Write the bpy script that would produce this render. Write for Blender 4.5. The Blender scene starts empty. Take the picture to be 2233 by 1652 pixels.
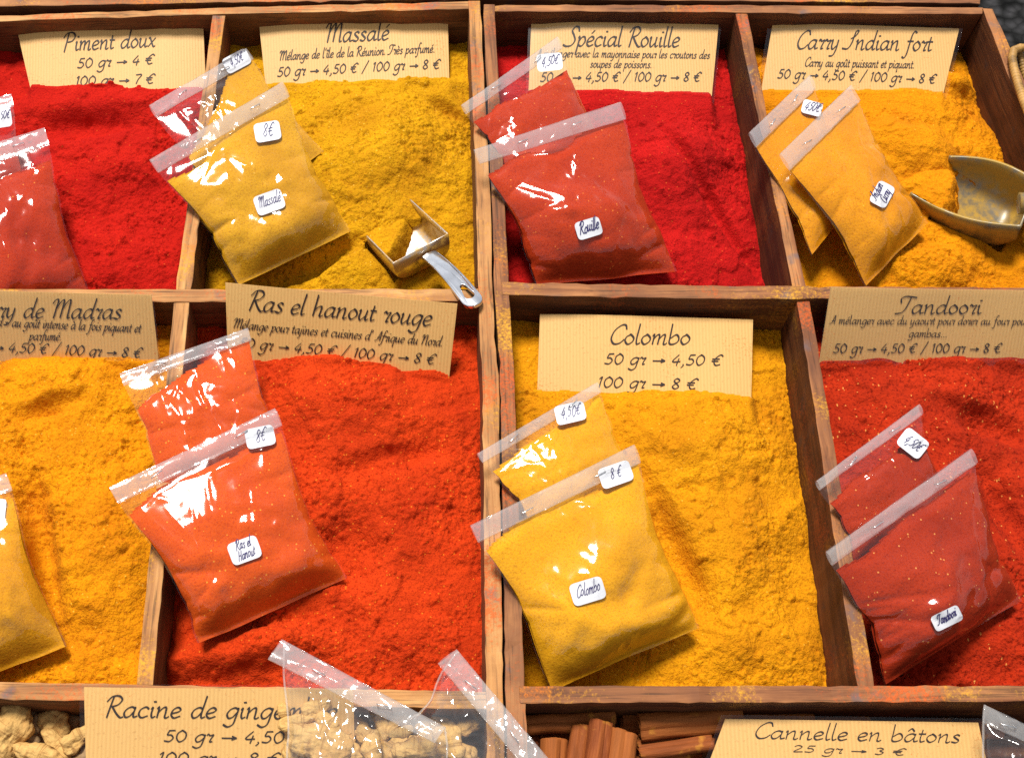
import bpy, bmesh, math, random
import numpy as np
from mathutils import Vector, Matrix
from mathutils.bvhtree import BVHTree

C = bpy.context.scene.collection
SC = bpy.context.scene
R = math.radians

# ------------------------------------------------------------------ camera, sky, sun, exposure
FPX, CX, CY, VW, VH = 2432.0, 900.0, 826.0, 2232.0, 1652.0     # lens in picture units, principal point
DIST, PITCH = 0.676, R(60.9)
cam_d = bpy.data.cameras.new('camera')
cam = bpy.data.objects.new('camera', cam_d); C.objects.link(cam)
cam.location = (0, -DIST * math.cos(PITCH), DIST * math.sin(PITCH))
cam.rotation_euler = (math.pi / 2 - PITCH, 0, 0)
cam_d.sensor_width = 36; cam_d.lens = FPX / VW * 36
cam_d.shift_x = (VW / 2 - CX) / VW; cam_d.shift_y = 0
cam_d.clip_start = 0.02; cam_d.clip_end = 60
SC.camera = cam

SUN_EL, SUN_AZ = R(63), R(-22)           # azimuth from +Y (behind the boxes), negative = left
world = bpy.data.worlds.new('World'); SC.world = world; world.use_nodes = True
wn = world.node_tree; wn.nodes.clear()
sky = wn.nodes.new('ShaderNodeTexSky'); sky.sky_type = 'NISHITA'; sky.sun_disc = False
sky.sun_elevation = SUN_EL; sky.sun_rotation = SUN_AZ; sky.dust_density = 0.6; sky.air_density = 1.0
hs = wn.nodes.new('ShaderNodeHueSaturation'); hs.inputs['Saturation'].default_value = 0.22   # thin cloud
bg = wn.nodes.new('ShaderNodeBackground'); bg.inputs['Strength'].default_value = 0.06
wo = wn.nodes.new('ShaderNodeOutputWorld')
wn.links.new(sky.outputs[0], hs.inputs['Color']); wn.links.new(hs.outputs[0], bg.inputs['Color'])
wn.links.new(bg.outputs[0], wo.inputs['Surface'])
sd = bpy.data.lights.new('sun', 'SUN'); sun = bpy.data.objects.new('sun', sd); C.objects.link(sun)
sd.energy = 2.2; sd.angle = R(15); sd.color = (1.0, 0.95, 0.87)
tosun = Vector((math.sin(SUN_AZ) * math.cos(SUN_EL), math.cos(SUN_AZ) * math.cos(SUN_EL), math.sin(SUN_EL)))
sun.rotation_euler = (-tosun).to_track_quat('-Z', 'Y').to_euler()
SC.view_settings.view_transform = 'Standard'; SC.view_settings.look = 'None'
SC.view_settings.gamma = 1.0; SC.view_settings.use_curve_mapping = False
SC.view_settings.exposure = 1.18
SC.render.engine = 'CYCLES'
SC.cycles.use_denoising = False
SC.cycles.transparent_max_bounces = 32
SC.cycles.max_bounces = 8
SC.cycles.caustics_reflective = False; SC.cycles.caustics_refractive = False

# ------------------------------------------------------------------ helpers: measuring
CAMP = np.array(cam.location)
RX = cam.rotation_euler.x
def ray(px, py):
    x = (px - CX) / FPX; y = -(py - CY) / FPX
    d = np.array([x, y * math.cos(RX) + math.sin(RX), y * math.sin(RX) - math.cos(RX)])
    return d / np.linalg.norm(d)
def at(px, py, z=0.0):
    """world point seen at a picture position, at height z (m) over the box rims"""
    d = ray(px, py); return CAMP + d * ((z - CAMP[2]) / d[2])
def on_plane(px, py, p0, n):
    d = ray(px, py); return CAMP + d * (np.dot(p0 - CAMP, n) / np.dot(d, n))
def unit(v): v = np.asarray(v, float); return v / np.linalg.norm(v)

# ------------------------------------------------------------------ helpers: noise
def _hash(ix, iy, seed):
    ix = ix.astype(np.int64); iy = iy.astype(np.int64)
    h = (ix * 374761393 + iy * 668265263 + seed * 2147483647 + 1013904223) & 0xffffffff
    h = ((h ^ (h >> 13)) * 1274126177) & 0xffffffff
    h = ((h ^ (h >> 16)) * 2246822519) & 0xffffffff
    return ((h ^ (h >> 15)) & 0xffffff) / float(0xffffff)
def vnoise(x, y, seed=0):
    ix = np.floor(x); iy = np.floor(y); fx = x - ix; fy = y - iy
    fx = fx * fx * fx * (fx * (fx * 6 - 15) + 10); fy = fy * fy * fy * (fy * (fy * 6 - 15) + 10)
    a = _hash(ix, iy, seed); b = _hash(ix + 1, iy, seed); c = _hash(ix, iy + 1, seed); d = _hash(ix + 1, iy + 1, seed)
    return (a * (1 - fx) + b * fx) * (1 - fy) + (c * (1 - fx) + d * fx) * fy * 1.0
def fbm(x, y, oct=4, seed=0, gain=0.5):
    s = 0; a = 1; t = 0
    for o in range(oct):
        ca, sa = math.cos(o * 1.1), math.sin(o * 1.1)
        s = s + a * vnoise((x * ca - y * sa) * 2 ** o + o * 17.3, (x * sa + y * ca) * 2 ** o - o * 9.1, seed + o * 31); t += a; a *= gain
    return s / t
def smooth(a, b, x):
    t = np.clip((x - a) / (b - a), 0, 1); return t * t * (3 - 2 * t)

# ------------------------------------------------------------------ helpers: objects
def raw(name, verts, faces, mat=None, smooth_=True, uv=None):
    me = bpy.data.meshes.new(name)
    me.from_pydata([tuple(v) for v in verts], [], [tuple(int(i) for i in f) for f in faces])
    if smooth_: me.polygons.foreach_set('use_smooth', np.ones(len(me.polygons), dtype=bool))
    if mat: me.materials.append(mat)
    me.update()
    o = bpy.data.objects.new(name, me); C.objects.link(o)
    return o
def grid_faces(nu, nv, off=0, flip=False):
    i = np.arange(nu - 1); j = np.arange(nv - 1)
    I, J = np.meshgrid(i, j, indexing='ij')
    a = (I * nv + J).ravel() + off
    f = np.stack([a, a + nv, a + nv + 1, a + 1], 1)
    return f[:, ::-1] if flip else f
def tag(o, label=None, cat=None, group=None, kind=None):
    for k, v in (('label', label), ('category', cat), ('group', group), ('kind', kind)):
        if v: o[k] = v
    return o
def empty(name, loc, label, cat, group=None):
    o = bpy.data.objects.new(name, None); C.objects.link(o); o.location = tuple(loc); o.empty_display_size = 0.02
    o['org'] = tuple(float(v) for v in loc)
    tag(o, label, cat, group); return o
def part(name, verts, faces, mat, root, parent=None, smooth_=True, label=None):
    org = np.array(ORG[root.name])
    v = np.asarray(verts, float) - org
    o = raw(name, v, faces, mat, smooth_); o.parent = parent or root
    if label: o['label'] = label
    return o
ORG = {}
def thing(name, loc, label, cat, group=None):
    o = bpy.data.objects.new(name, None); C.objects.link(o); o.location = tuple(float(v) for v in loc); o.empty_display_size = 0.02
    ORG[o.name] = tuple(float(v) for v in loc)
    return tag(o, label, cat, group)
def solo(name, verts, faces, mat, label, cat, group=None, smooth_=True):
    v = np.asarray(verts, float); c = v.mean(0)
    o = raw(name, v - c, faces, mat, smooth_); o.location = tuple(c)
    return tag(o, label, cat, group)
def tube(path, rad, n=8, caps=True):
    path = np.asarray(path, float); m = len(path); rad = np.broadcast_to(rad, (m,))
    V = []; F = []; up = np.array([0.3, 0.2, 1.0])
    for i in range(m):
        t = unit(path[min(i + 1, m - 1)] - path[max(i - 1, 0)])
        a = np.cross(t, up)
        if np.linalg.norm(a) < 1e-3: a = np.cross(t, [1, 0, 0])
        a = unit(a); b = np.cross(t, a)
        for k in range(n):
            w = 2 * math.pi * k / n
            V.append(path[i] + rad[i] * (math.cos(w) * a + math.sin(w) * b))
    for i in range(m - 1):
        for k in range(n):
            F.append((i * n + k, i * n + (k + 1) % n, (i + 1) * n + (k + 1) % n, (i + 1) * n + k))
    if caps:
        F.append(tuple(range(n - 1, -1, -1))); F.append(tuple((m - 1) * n + k for k in range(n)))
    return V, F

# ------------------------------------------------------------------ helpers: materials
class N:
    def __init__(s, name):
        s.m = bpy.data.materials.new(name); s.m.use_nodes = True; s.t = s.m.node_tree; s.t.nodes.clear()
        s.out = s.t.nodes.new('ShaderNodeOutputMaterial')
    def n(s, typ, ins=None, **kw):
        nd = s.t.nodes.new(typ)
        for k, v in kw.items(): setattr(nd, k, v)
        for k, v in (ins or {}).items():
            sock = nd.inputs[k]
            if isinstance(v, bpy.types.NodeSocket): s.t.links.new(v, sock)
            else: sock.default_value = v
        return nd
    def ramp(s, fac, stops):
        nd = s.n('ShaderNodeValToRGB', {'Fac': fac}); e = nd.color_ramp.elements
        while len(e) > 1: e.remove(e[-1])
        e[0].position = stops[0][0]; e[0].color = stops[0][1] if len(stops[0][1]) == 4 else (*stops[0][1], 1)
        for p, c in stops[1:]:
            q = e.new(p); q.color = c if len(c) == 4 else (*c, 1)
        return nd.outputs['Color']
    def mix(s, fac, a, b, blend='MIX'):
        nd = s.n('ShaderNodeMix', data_type='RGBA', blend_type=blend)
        for idx, v in ((0, fac), (6, a), (7, b)):
            if isinstance(v, bpy.types.NodeSocket): s.t.links.new(v, nd.inputs[idx])
            else: nd.inputs[idx].default_value = v if (idx == 0 or len(v) == 4) else (*v, 1)
        return nd.outputs[2]
    def math(s, op, a, b=0.0):
        nd = s.n('ShaderNodeMath', operation=op)
        for i, v in enumerate((a, b)):
            if isinstance(v, bpy.types.NodeSocket): s.t.links.new(v, nd.inputs[i])
            else: nd.inputs[i].default_value = v
        return nd.outputs[0]
    def done(s, shader): s.t.links.new(shader, s.out.inputs['Surface']); return s.m
def g1(v): return (v, v, v, 1)

def powder_mat(name, base, dark, speck, speck_amt=0.02, bump=0.9, fine=900.0, flake=0.0):
    k = N(name); tc = k.n('ShaderNodeTexCoord').outputs['Object']
    n1 = k.n('ShaderNodeTexNoise', {'Vector': tc, 'Scale': 28.0, 'Detail': 4.0}).outputs['Fac']
    n2 = k.n('ShaderNodeTexNoise', {'Vector': tc, 'Scale': fine, 'Detail': 3.0, 'Roughness': 0.7}).outputs['Fac']
    n3 = k.n('ShaderNodeTexNoise', {'Vector': tc, 'Scale': fine * 0.33, 'Detail': 3.0, 'Roughness': 0.7}).outputs['Fac']
    col = k.mix(k.ramp(n1, [(0.36, g1(0)), (0.72, g1(0.5))]), base, dark)
    col = k.mix(k.ramp(n2, [(0.34, g1(0.85)), (0.50, g1(0))]), col, dark)
    vo = k.n('ShaderNodeTexVoronoi', {'Vector': tc, 'Scale': 640.0}, feature='F1')
    sel = k.n('ShaderNodeSeparateColor', {'Color': vo.outputs['Color']})
    near = k.math('LESS_THAN', vo.outputs['Distance'], 0.32)
    m = k.math('MULTIPLY', k.math('LESS_THAN', sel.outputs[0], speck_amt), near)
    col = k.mix(k.math('MULTIPLY', m, 0.55), col, speck)
    if flake:
        mp = k.n('ShaderNodeMapping', {'Vector': tc, 'Scale': (1.0, 0.42, 0.6), 'Rotation': (0, 0, 0.5)}).outputs[0]
        vf = k.n('ShaderNodeTexVoronoi', {'Vector': mp, 'Scale': 720.0}, feature='F1')
        sf = k.n('ShaderNodeSeparateColor', {'Color': vf.outputs['Color']})
        mf = k.math('MULTIPLY', k.math('LESS_THAN', sf.outputs[1], flake), k.math('LESS_THAN', vf.outputs['Distance'], 0.30))
        col = k.mix(k.math('MULTIPLY', mf, 0.7), col, speck)
    h = k.math('ADD', k.math('MULTIPLY', n2, 0.5), n3)
    bp = k.n('ShaderNodeBump', {'Height': h, 'Strength': bump, 'Distance': 0.0016}).outputs[0]
    p = k.n('ShaderNodeBsdfPrincipled', {'Base Color': col, 'Roughness': 0.95, 'Normal': bp, 'Specular IOR Level': 0.12})
    return k.done(p.outputs[0])

def wood_mat(name, light, mid, dark, along, dust=((0.75, 0.36, 0.02), (0.62, 0.10, 0.01)), dust_amt=0.5, dust_lo=0.56, side_tint=(0.32, 0.25, 0.20)):
    k = N(name); tcn = k.n('ShaderNodeTexCoord'); tc = tcn.outputs['Object']
    oi = k.n('ShaderNodeObjectInfo').outputs['Random']
    off = k.n('ShaderNodeCombineXYZ', {'X': k.math('MULTIPLY', oi, 7.0), 'Y': k.math('MULTIPLY', oi, 3.0), 'Z': k.math('MULTIPLY', oi, 5.0)}).outputs[0]
    tc2 = k.n('ShaderNodeVectorMath', {0: tc, 1: off}, operation='ADD').outputs[0]
    sc = (6.0, 90.0, 90.0) if along == 'x' else (90.0, 6.0, 90.0)
    mp = k.n('ShaderNodeMapping', {'Vector': tc2, 'Scale': sc}).outputs[0]
    gr = k.n('ShaderNodeTexNoise', {'Vector': mp, 'Scale': 1.0, 'Detail': 6.0, 'Roughness': 0.65, 'Distortion': 0.6}).outputs['Fac']
    sc3 = (22.0, 700.0, 700.0) if along == 'x' else (700.0, 22.0, 700.0)
    mp3 = k.n('ShaderNodeMapping', {'Vector': tc2, 'Scale': sc3}).outputs[0]
    pore = k.n('ShaderNodeTexNoise', {'Vector': mp3, 'Scale': 1.0, 'Detail': 2.0}).outputs['Fac']
    bl = k.n('ShaderNodeTexNoise', {'Vector': tc2, 'Scale': 26.0, 'Detail': 5.0, 'Roughness': 0.6}).outputs['Fac']
    col = k.ramp(gr, [(0.33, dark), (0.49, mid), (0.64, light)])
    col = k.mix(k.ramp(bl, [(0.42, g1(0)), (0.62, g1(0.55))]), col, dark)
    st = k.n('ShaderNodeTexNoise', {'Vector': tc2, 'Scale': 48.0, 'Detail': 4.0}).outputs['Fac']
    col = k.mix(k.ramp(st, [(0.62, g1(0)), (0.70, g1(0.6))]), col, (0.12, 0.10, 0.11))
    col = k.mix(k.ramp(pore, [(0.32, g1(0.6)), (0.45, g1(0))]), col, (0.05, 0.025, 0.012))
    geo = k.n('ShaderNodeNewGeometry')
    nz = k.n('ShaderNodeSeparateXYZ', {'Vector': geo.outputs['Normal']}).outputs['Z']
    top = k.ramp(nz, [(0.2, g1(0.28)), (0.7, g1(1))])
    col = k.mix(k.ramp(nz, [(0.35, g1(1)), (0.8, g1(0))]), col, k.mix(1.0, col, side_tint, 'MULTIPLY'))  # faces that don't point up get the wood colour multiplied darker
    d1 = k.n('ShaderNodeTexNoise', {'Vector': tc2, 'Scale': 480.0, 'Detail': 3.0, 'Roughness': 0.75}).outputs['Fac']
    d2 = k.n('ShaderNodeTexNoise', {'Vector': tc2, 'Scale': 19.0, 'Detail': 2.0}).outputs['Fac']
    dsum = k.math('ADD', k.math('MULTIPLY', d1, 0.48), k.math('MULTIPLY', d2, 0.52))
    dm = k.math('MULTIPLY', k.math('MULTIPLY', k.ramp(dsum, [(dust_lo - 0.05, g1(0)), (dust_lo + 0.02, g1(0.45)), (dust_lo + 0.07, g1(1))]), top), dust_amt * 1.6)
    d3 = k.n('ShaderNodeTexNoise', {'Vector': tc2, 'Scale': 14.0}).outputs['Fac']
    dcol = k.mix(k.ramp(d3, [(0.46, g1(0)), (0.54, g1(1))]), dust[0], dust[1])
    col = k.mix(k.math('MINIMUM', dm, 0.9), col, dcol)
    hgt = k.math('ADD', k.math('MULTIPLY', gr, 0.5), k.math('ADD', k.math('MULTIPLY', pore, 0.5), k.math('MULTIPLY', dm, 0.4)))
    bp = k.n('ShaderNodeBump', {'Height': hgt, 'Strength': 0.45, 'Distance': 0.0012}).outputs[0]
    p = k.n('ShaderNodeBsdfPrincipled', {'Base Color': col, 'Roughness': 0.72, 'Normal': bp, 'Specular IOR Level': 0.3})
    return k.done(p.outputs[0])

def film_mat(name, haze=0.03, rough=0.04, gain=1.5, bump=0.25, bscale=55.0, tint=(1, 1, 1)):
    k = N(name); tc = k.n('ShaderNodeTexCoord').outputs['Object']
    n1 = k.n('ShaderNodeTexNoise', {'Vector': tc, 'Scale': bscale, 'Detail': 3.0, 'Roughness': 0.45, 'Distortion': 1.2}).outputs['Fac']
    bp = k.n('ShaderNodeBump', {'Height': n1, 'Strength': bump, 'Distance': 0.004}).outputs[0]
    inc = k.n('ShaderNodeNewGeometry').outputs['Incoming']
    cs = k.math('ABSOLUTE', k.n('ShaderNodeVectorMath', {0: inc, 1: bp}, operation='DOT_PRODUCT').outputs['Value'])
    fr = k.math('ADD', k.math('MULTIPLY', k.math('POWER', k.math('SUBTRACT', 1.0, cs), 5.0), 0.96), 0.04)
    fr = k.math('MINIMUM', k.math('MULTIPLY', fr, gain), 0.9)
    gl = k.n('ShaderNodeBsdfGlossy', {'Color': (1, 1, 1, 1), 'Roughness': rough, 'Normal': bp}).outputs[0]
    tr = k.n('ShaderNodeBsdfTransparent', {'Color': (*tint, 1)}).outputs[0]
    df = k.n('ShaderNodeBsdfDiffuse', {'Color': (0.93, 0.93, 0.92, 1)}).outputs[0]
    tl = k.n('ShaderNodeBsdfTranslucent', {'Color': (0.93, 0.93, 0.92, 1)}).outputs[0]
    dd = k.n('ShaderNodeMixShader', {0: 0.4, 1: df, 2: tl}).outputs[0]
    a = k.n('ShaderNodeMixShader', {0: haze, 1: tr, 2: dd}).outputs[0]
    b = k.n('ShaderNodeMixShader', {0: fr, 1: a, 2: gl}).outputs[0]
    return k.done(b)

def plain(name, col, rough=0.6, metal=0.0, noise=0.0, nscale=60.0, spec=0.4, bump=0.0, col2=None):
    k = N(name); tc = k.n('ShaderNodeTexCoord').outputs['Object']
    n1 = k.n('ShaderNodeTexNoise', {'Vector': tc, 'Scale': nscale, 'Detail': 5.0, 'Roughness': 0.6}).outputs['Fac']
    c2 = col2 or tuple(c * (1 - noise) for c in col)
    c = k.mix(k.ramp(n1, [(0.38, g1(0)), (0.62, g1(1))]), col, c2)
    ins = {'Base Color': c, 'Roughness': rough, 'Metallic': metal, 'Specular IOR Level': spec}
    if bump: ins['Normal'] = k.n('ShaderNodeBump', {'Height': n1, 'Strength': bump, 'Distance': 0.002}).outputs[0]
    p = k.n('ShaderNodeBsdfPrincipled', ins)
    return k.done(p.outputs[0])

def card_mat():
    k = N('kraft_card'); tc = k.n('ShaderNodeTexCoord').outputs['UV']
    sx = k.n('ShaderNodeSeparateXYZ', {'Vector': tc})
    wob = k.n('ShaderNodeTexNoise', {'Vector': k.n('ShaderNodeMapping', {'Vector': tc, 'Scale': (60.0, 9.0, 1.0)}).outputs[0], 'Scale': 1.0, 'Detail': 3.0}).outputs['Fac']
    ph = k.math('ADD', k.math('MULTIPLY', sx.outputs['X'], 2 * math.pi / 0.0021), k.math('MULTIPLY', wob, 3.0))
    s = k.math('ADD', k.math('MULTIPLY', k.math('SINE', ph), 0.5), 0.5)
    n1 = k.n('ShaderNodeTexNoise', {'Vector': tc, 'Scale': 420.0, 'Detail': 4.0, 'Roughness': 0.7}).outputs['Fac']
    n2 = k.n('ShaderNodeTexNoise', {'Vector': tc, 'Scale': 22.0, 'Detail': 3.0}).outputs['Fac']
    col = k.mix(k.math('MULTIPLY', s, k.math('MULTIPLY', n2, 0.62)), (0.74, 0.435, 0.145), (0.56, 0.30, 0.085))
    col = k.mix(k.ramp(n1, [(0.30, g1(0.6)), (0.42, g1(0))]), col, (0.42, 0.20, 0.06))
    oi = k.n('ShaderNodeObjectInfo').outputs['Random']
    tcr = k.n('ShaderNodeVectorMath', {0: tc, 1: k.n('ShaderNodeCombineXYZ', {'X': k.math('MULTIPLY', oi, 9.0)}).outputs[0]}, operation='ADD').outputs[0]
    sp = k.n('ShaderNodeTexNoise', {'Vector': tcr, 'Scale': 650.0, 'Detail': 2.0, 'Roughness': 0.8}).outputs['Fac']
    sp2 = k.n('ShaderNodeTexNoise', {'Vector': tcr, 'Scale': 30.0, 'Detail': 2.0}).outputs['Fac']
    dm = k.ramp(k.math('ADD', k.math('MULTIPLY', sp, 0.6), k.math('MULTIPLY', sp2, 0.4)), [(0.60, g1(0)), (0.65, g1(0.75))])
    col = k.mix(dm, col, (0.6, 0.16, 0.02))
    bp = k.n('ShaderNodeBump', {'Height': s, 'Strength': 0.12, 'Distance': 0.0006}).outputs[0]
    p = k.n('ShaderNodeBsdfPrincipled', {'Base Color': col, 'Roughness': 0.55, 'Normal': bp, 'Specular IOR Level': 0.35,
                                         'Coat Weight': 0.0})
    return k.done(p.outputs[0])

RED, YEL, ORA = (0.54, 0.013, 0.005), (0.66, 0.332, 0.005), (0.74, 0.285, 0.003)
M = {}
M['piment'] = powder_mat('sweet_pepper_powder', RED, (0.30, 0.002, 0.003), (0.70, 0.12, 0.02), 0.02)
M['massale'] = powder_mat('massale_powder', YEL, (0.34, 0.11, 0.002), (0.9, 0.55, 0.08), 0.03, fine=750)
M['rouille'] = powder_mat('rouille_powder', (0.54, 0.010, 0.008), (0.22, 0.002, 0.003), (0.70, 0.12, 0.02), 0.02)
M['carry'] = powder_mat('indian_curry_powder', ORA, (0.50, 0.13, 0.002), (0.9, 0.5, 0.05), 0.012)
M['madras'] = powder_mat('madras_curry_powder', (0.78, 0.295, 0.003), (0.42, 0.10, 0.002), (0.9, 0.52, 0.06), 0.03, fine=750)
M['ras'] = powder_mat('ras_el_hanout_powder', (0.64, 0.050, 0.005), (0.30, 0.012, 0.002), (0.85, 0.28, 0.02), 0.05)
M['colombo'] = powder_mat('colombo_powder', (0.74, 0.305, 0.004), (0.40, 0.12, 0.002), (0.9, 0.5, 0.06), 0.02, fine=800)
M['tandoori'] = powder_mat('tandoori_powder', (0.46, 0.028, 0.005), (0.15, 0.005, 0.002), (0.85, 0.36, 0.08), 0.03, flake=0.035, fine=650)
M['f_piment'] = powder_mat('bagged_sweet_pepper', (0.48, 0.036, 0.005), (0.30, 0.014, 0.003), (0.9, 0.35, 0.05), 0.02, bump=0.28)
M['f_massale'] = powder_mat('bagged_massale', (0.66, 0.33, 0.012), (0.42, 0.17, 0.006), (0.85, 0.5, 0.1), 0.02, bump=0.28)
M['f_rouille'] = powder_mat('bagged_rouille', (0.48, 0.040, 0.005), (0.30, 0.014, 0.003), (0.9, 0.28, 0.04), 0.03, bump=0.28)
M['f_carry'] = powder_mat('bagged_indian_curry', (0.72, 0.28, 0.004), (0.48, 0.15, 0.003), (0.9, 0.5, 0.05), 0.01, bump=0.28)
M['f_madras'] = powder_mat('bagged_madras', (0.74, 0.33, 0.008), (0.48, 0.17, 0.004), (0.9, 0.5, 0.06), 0.015, bump=0.28)
M['f_ras'] = powder_mat('bagged_ras_el_hanout', (0.66, 0.088, 0.006), (0.46, 0.040, 0.003), (0.95, 0.45, 0.05), 0.05, bump=0.28)
M['f_colombo'] = powder_mat('bagged_colombo', (0.78, 0.36, 0.008), (0.52, 0.20, 0.004), (0.9, 0.5, 0.06), 0.01, bump=0.28)
M['f_tandoori'] = powder_mat('bagged_tandoori', (0.38, 0.030, 0.005), (0.22, 0.012, 0.003), (0.85, 0.40, 0.10), 0.05, bump=0.28)
WL = ((0.68, 0.37, 0.135), (0.50, 0.235, 0.075), (0.27, 0.105, 0.035))
WR = ((0.46, 0.20, 0.070), (0.30, 0.115, 0.040), (0.13, 0.045, 0.020))
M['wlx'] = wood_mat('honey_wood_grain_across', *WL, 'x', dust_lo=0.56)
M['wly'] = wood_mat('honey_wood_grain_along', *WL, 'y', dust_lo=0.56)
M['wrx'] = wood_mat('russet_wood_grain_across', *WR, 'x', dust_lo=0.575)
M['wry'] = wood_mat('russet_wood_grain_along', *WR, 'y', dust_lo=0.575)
M['film'] = film_mat('clear_film', 0.002, rough=0.10, gain=0.85, bump=0.06, bscale=30)
M['film_loose'] = film_mat('crinkled_clear_film', 0.015, rough=0.10, gain=1.3, bump=0.25, bscale=40)
M['flap'] = film_mat('folded_film', 0.20, rough=0.12, gain=2.3, bump=0.35, bscale=50)
M['flap_clear'] = film_mat('glassy_folded_film', 0.20, rough=0.10, gain=1.6, bump=0.7, bscale=34)
M['lam'] = film_mat('laminate', 0.0, rough=0.12, gain=0.45, bump=0.03, bscale=20)
M['card'] = card_mat()
M['ink'] = plain('brown_black_ink', (0.022, 0.012, 0.010), 0.6)
M['pen'] = plain('violet_ballpoint', (0.030, 0.022, 0.12), 0.5)
M['sticker'] = plain('white_sticker', (0.72, 0.73, 0.77), 0.45, noise=0.05, nscale=300)
M['staple'] = plain('staple_steel', (0.72, 0.72, 0.72), 0.25, metal=1.0)
M['steel'] = plain('worn_aluminium', (0.78, 0.79, 0.82), 0.22, metal=1.0, noise=0.25, nscale=70, bump=0.06)

# ------------------------------------------------------------------ the setting: dark ground under the stall
k = N('dark_ground'); tc = k.n('ShaderNodeTexCoord').outputs['Object']
vo = k.n('ShaderNodeTexVoronoi', {'Vector': tc, 'Scale': 55.0}).outputs['Distance']
nn = k.n('ShaderNodeTexNoise', {'Vector': tc, 'Scale': 40.0, 'Detail': 5.0}).outputs['Fac']
gc = k.ramp(k.math('MULTIPLY', vo, nn), [(0.10, (0.035, 0.034, 0.036)), (0.30, (0.012, 0.012, 0.012)), (0.42, (0.003, 0.003, 0.003))])
gb = k.n('ShaderNodeBump', {'Height': vo, 'Strength': 1.0, 'Distance': 0.01}).outputs[0]
M['ground'] = k.done(k.n('ShaderNodeBsdfPrincipled', {'Base Color': gc, 'Roughness': 0.9, 'Normal': gb, 'Specular IOR Level': 0.15}).outputs[0])
gv = np.array([[-30, -30, -0.75], [30, -30, -0.75], [30, 30, -0.75], [-30, 30, -0.75]], float)
tag(raw('ground', gv, [(0, 1, 2, 3)], M['ground']), kind='structure')

# ------------------------------------------------------------------ wooden boxes
DEEP = -0.088
def board(name, e0, e1, mat, root, z=0.0, deep=DEEP, label=None, seed=0):
    """a board whose rim shows as the strip between picture polylines e0 and e1 (same point count)"""
    rnd = random.Random(seed + len(ORG) * 7 + int(e0[0][0]))
    bm = bmesh.new(); rows = []
    def dens(e):
        out = []
        for a, b in zip(e[:-1], e[1:]):
            n = max(2, int(max(abs(b[0] - a[0]), abs(b[1] - a[1])) / 28))
            for i in range(n): out.append((a[0] + (b[0] - a[0]) * i / n, a[1] + (b[1] - a[1]) * i / n))
        out.append(e[-1]); return out
    n0 = None
    P0 = []; P1 = []
    for (a, b), (c, d) in zip(zip(e0[:-1], e0[1:]), zip(e1[:-1], e1[1:])):
        n = max(2, int(max(abs(b[0] - a[0]), abs(b[1] - a[1]), abs(d[0] - c[0]), abs(d[1] - c[1])) / 26))
        for i in range(n):
            f = i / n
            P0.append((a[0] + (b[0] - a[0]) * f, a[1] + (b[1] - a[1]) * f)); P1.append((c[0] + (d[0] - c[0]) * f, c[1] + (d[1] - c[1]) * f))
    P0.append(e0[-1]); P1.append(e1[-1])
    org = np.array(ORG[root.name])
    for p, q in zip(P0, P1):
        a = at(*p, z) - org; b = at(*q, z) - org
        j = lambda s: np.array([rnd.gauss(0, s), rnd.gauss(0, s), rnd.gauss(0, s * 0.6)])
        a = a + j(0.00022); b = b + j(0.00022)
        if rnd.random() < 0.10: a = a + np.array([0, 0, -rnd.uniform(0.0003, 0.0011)])
        if rnd.random() < 0.10: b = b + np.array([0, 0, -rnd.uniform(0.0003, 0.0011)])
        rows.append([bm.verts.new(v) for v in (a, b, (b[0], b[1], deep - org[2]), (a[0], a[1], deep - org[2]))])
    rim = []
    for r0, r1 in zip(rows[:-1], rows[1:]):
        for i in range(4):
            bm.faces.new((r0[i], r0[(i + 1) % 4], r1[(i + 1) % 4], r1[i]))
    bm.faces.new(rows[0][::-1]); bm.faces.new(rows[-1])
    bmesh.ops.recalc_face_normals(bm, faces=bm.faces)
    bm.edges.ensure_lookup_table()
    es = [e for e in bm.edges if len(e.link_faces) == 2 and e.calc_face_angle(0) > 0.9]
    bmesh.ops.bevel(bm, geom=es, offset=0.0007, segments=2, affect='EDGES', profile=0.6)
    me = bpy.data.meshes.new(name); bm.to_mesh(me); bm.free(); me.materials.append(mat)
    o = bpy.data.objects.new(name, me); C.objects.link(o); o.parent = root
    if label: o['label'] = label
    return o
def floor_board(quad, mat, root, z=DEEP + 0.001):
    a = [at(*p, 0) for p in quad]
    v = [np.array([p[0], p[1], z]) for p in a] + [np.array([p[0], p[1], z - 0.006]) for p in a]
    part('base_board', v, [(3, 2, 1, 0), (4, 5, 6, 7), (0, 1, 5, 4), (1, 2, 6, 5), (2, 3, 7, 6), (3, 0, 4, 7)], mat, root, smooth_=False)

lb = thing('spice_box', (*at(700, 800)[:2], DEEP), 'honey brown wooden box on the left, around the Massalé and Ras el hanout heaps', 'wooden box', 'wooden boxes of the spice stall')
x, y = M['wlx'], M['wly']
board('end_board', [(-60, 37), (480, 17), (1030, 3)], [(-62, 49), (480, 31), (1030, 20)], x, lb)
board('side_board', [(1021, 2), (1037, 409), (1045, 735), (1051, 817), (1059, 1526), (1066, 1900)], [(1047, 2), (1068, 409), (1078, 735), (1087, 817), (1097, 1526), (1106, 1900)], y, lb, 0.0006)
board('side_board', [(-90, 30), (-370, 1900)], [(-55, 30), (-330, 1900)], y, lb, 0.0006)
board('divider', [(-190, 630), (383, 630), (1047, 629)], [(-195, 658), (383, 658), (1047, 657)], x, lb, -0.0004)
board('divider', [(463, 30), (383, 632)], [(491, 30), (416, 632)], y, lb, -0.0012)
board('divider', [(379, 656), (298, 1492)], [(413, 656), (333, 1492)], y, lb, -0.0012)
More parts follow.
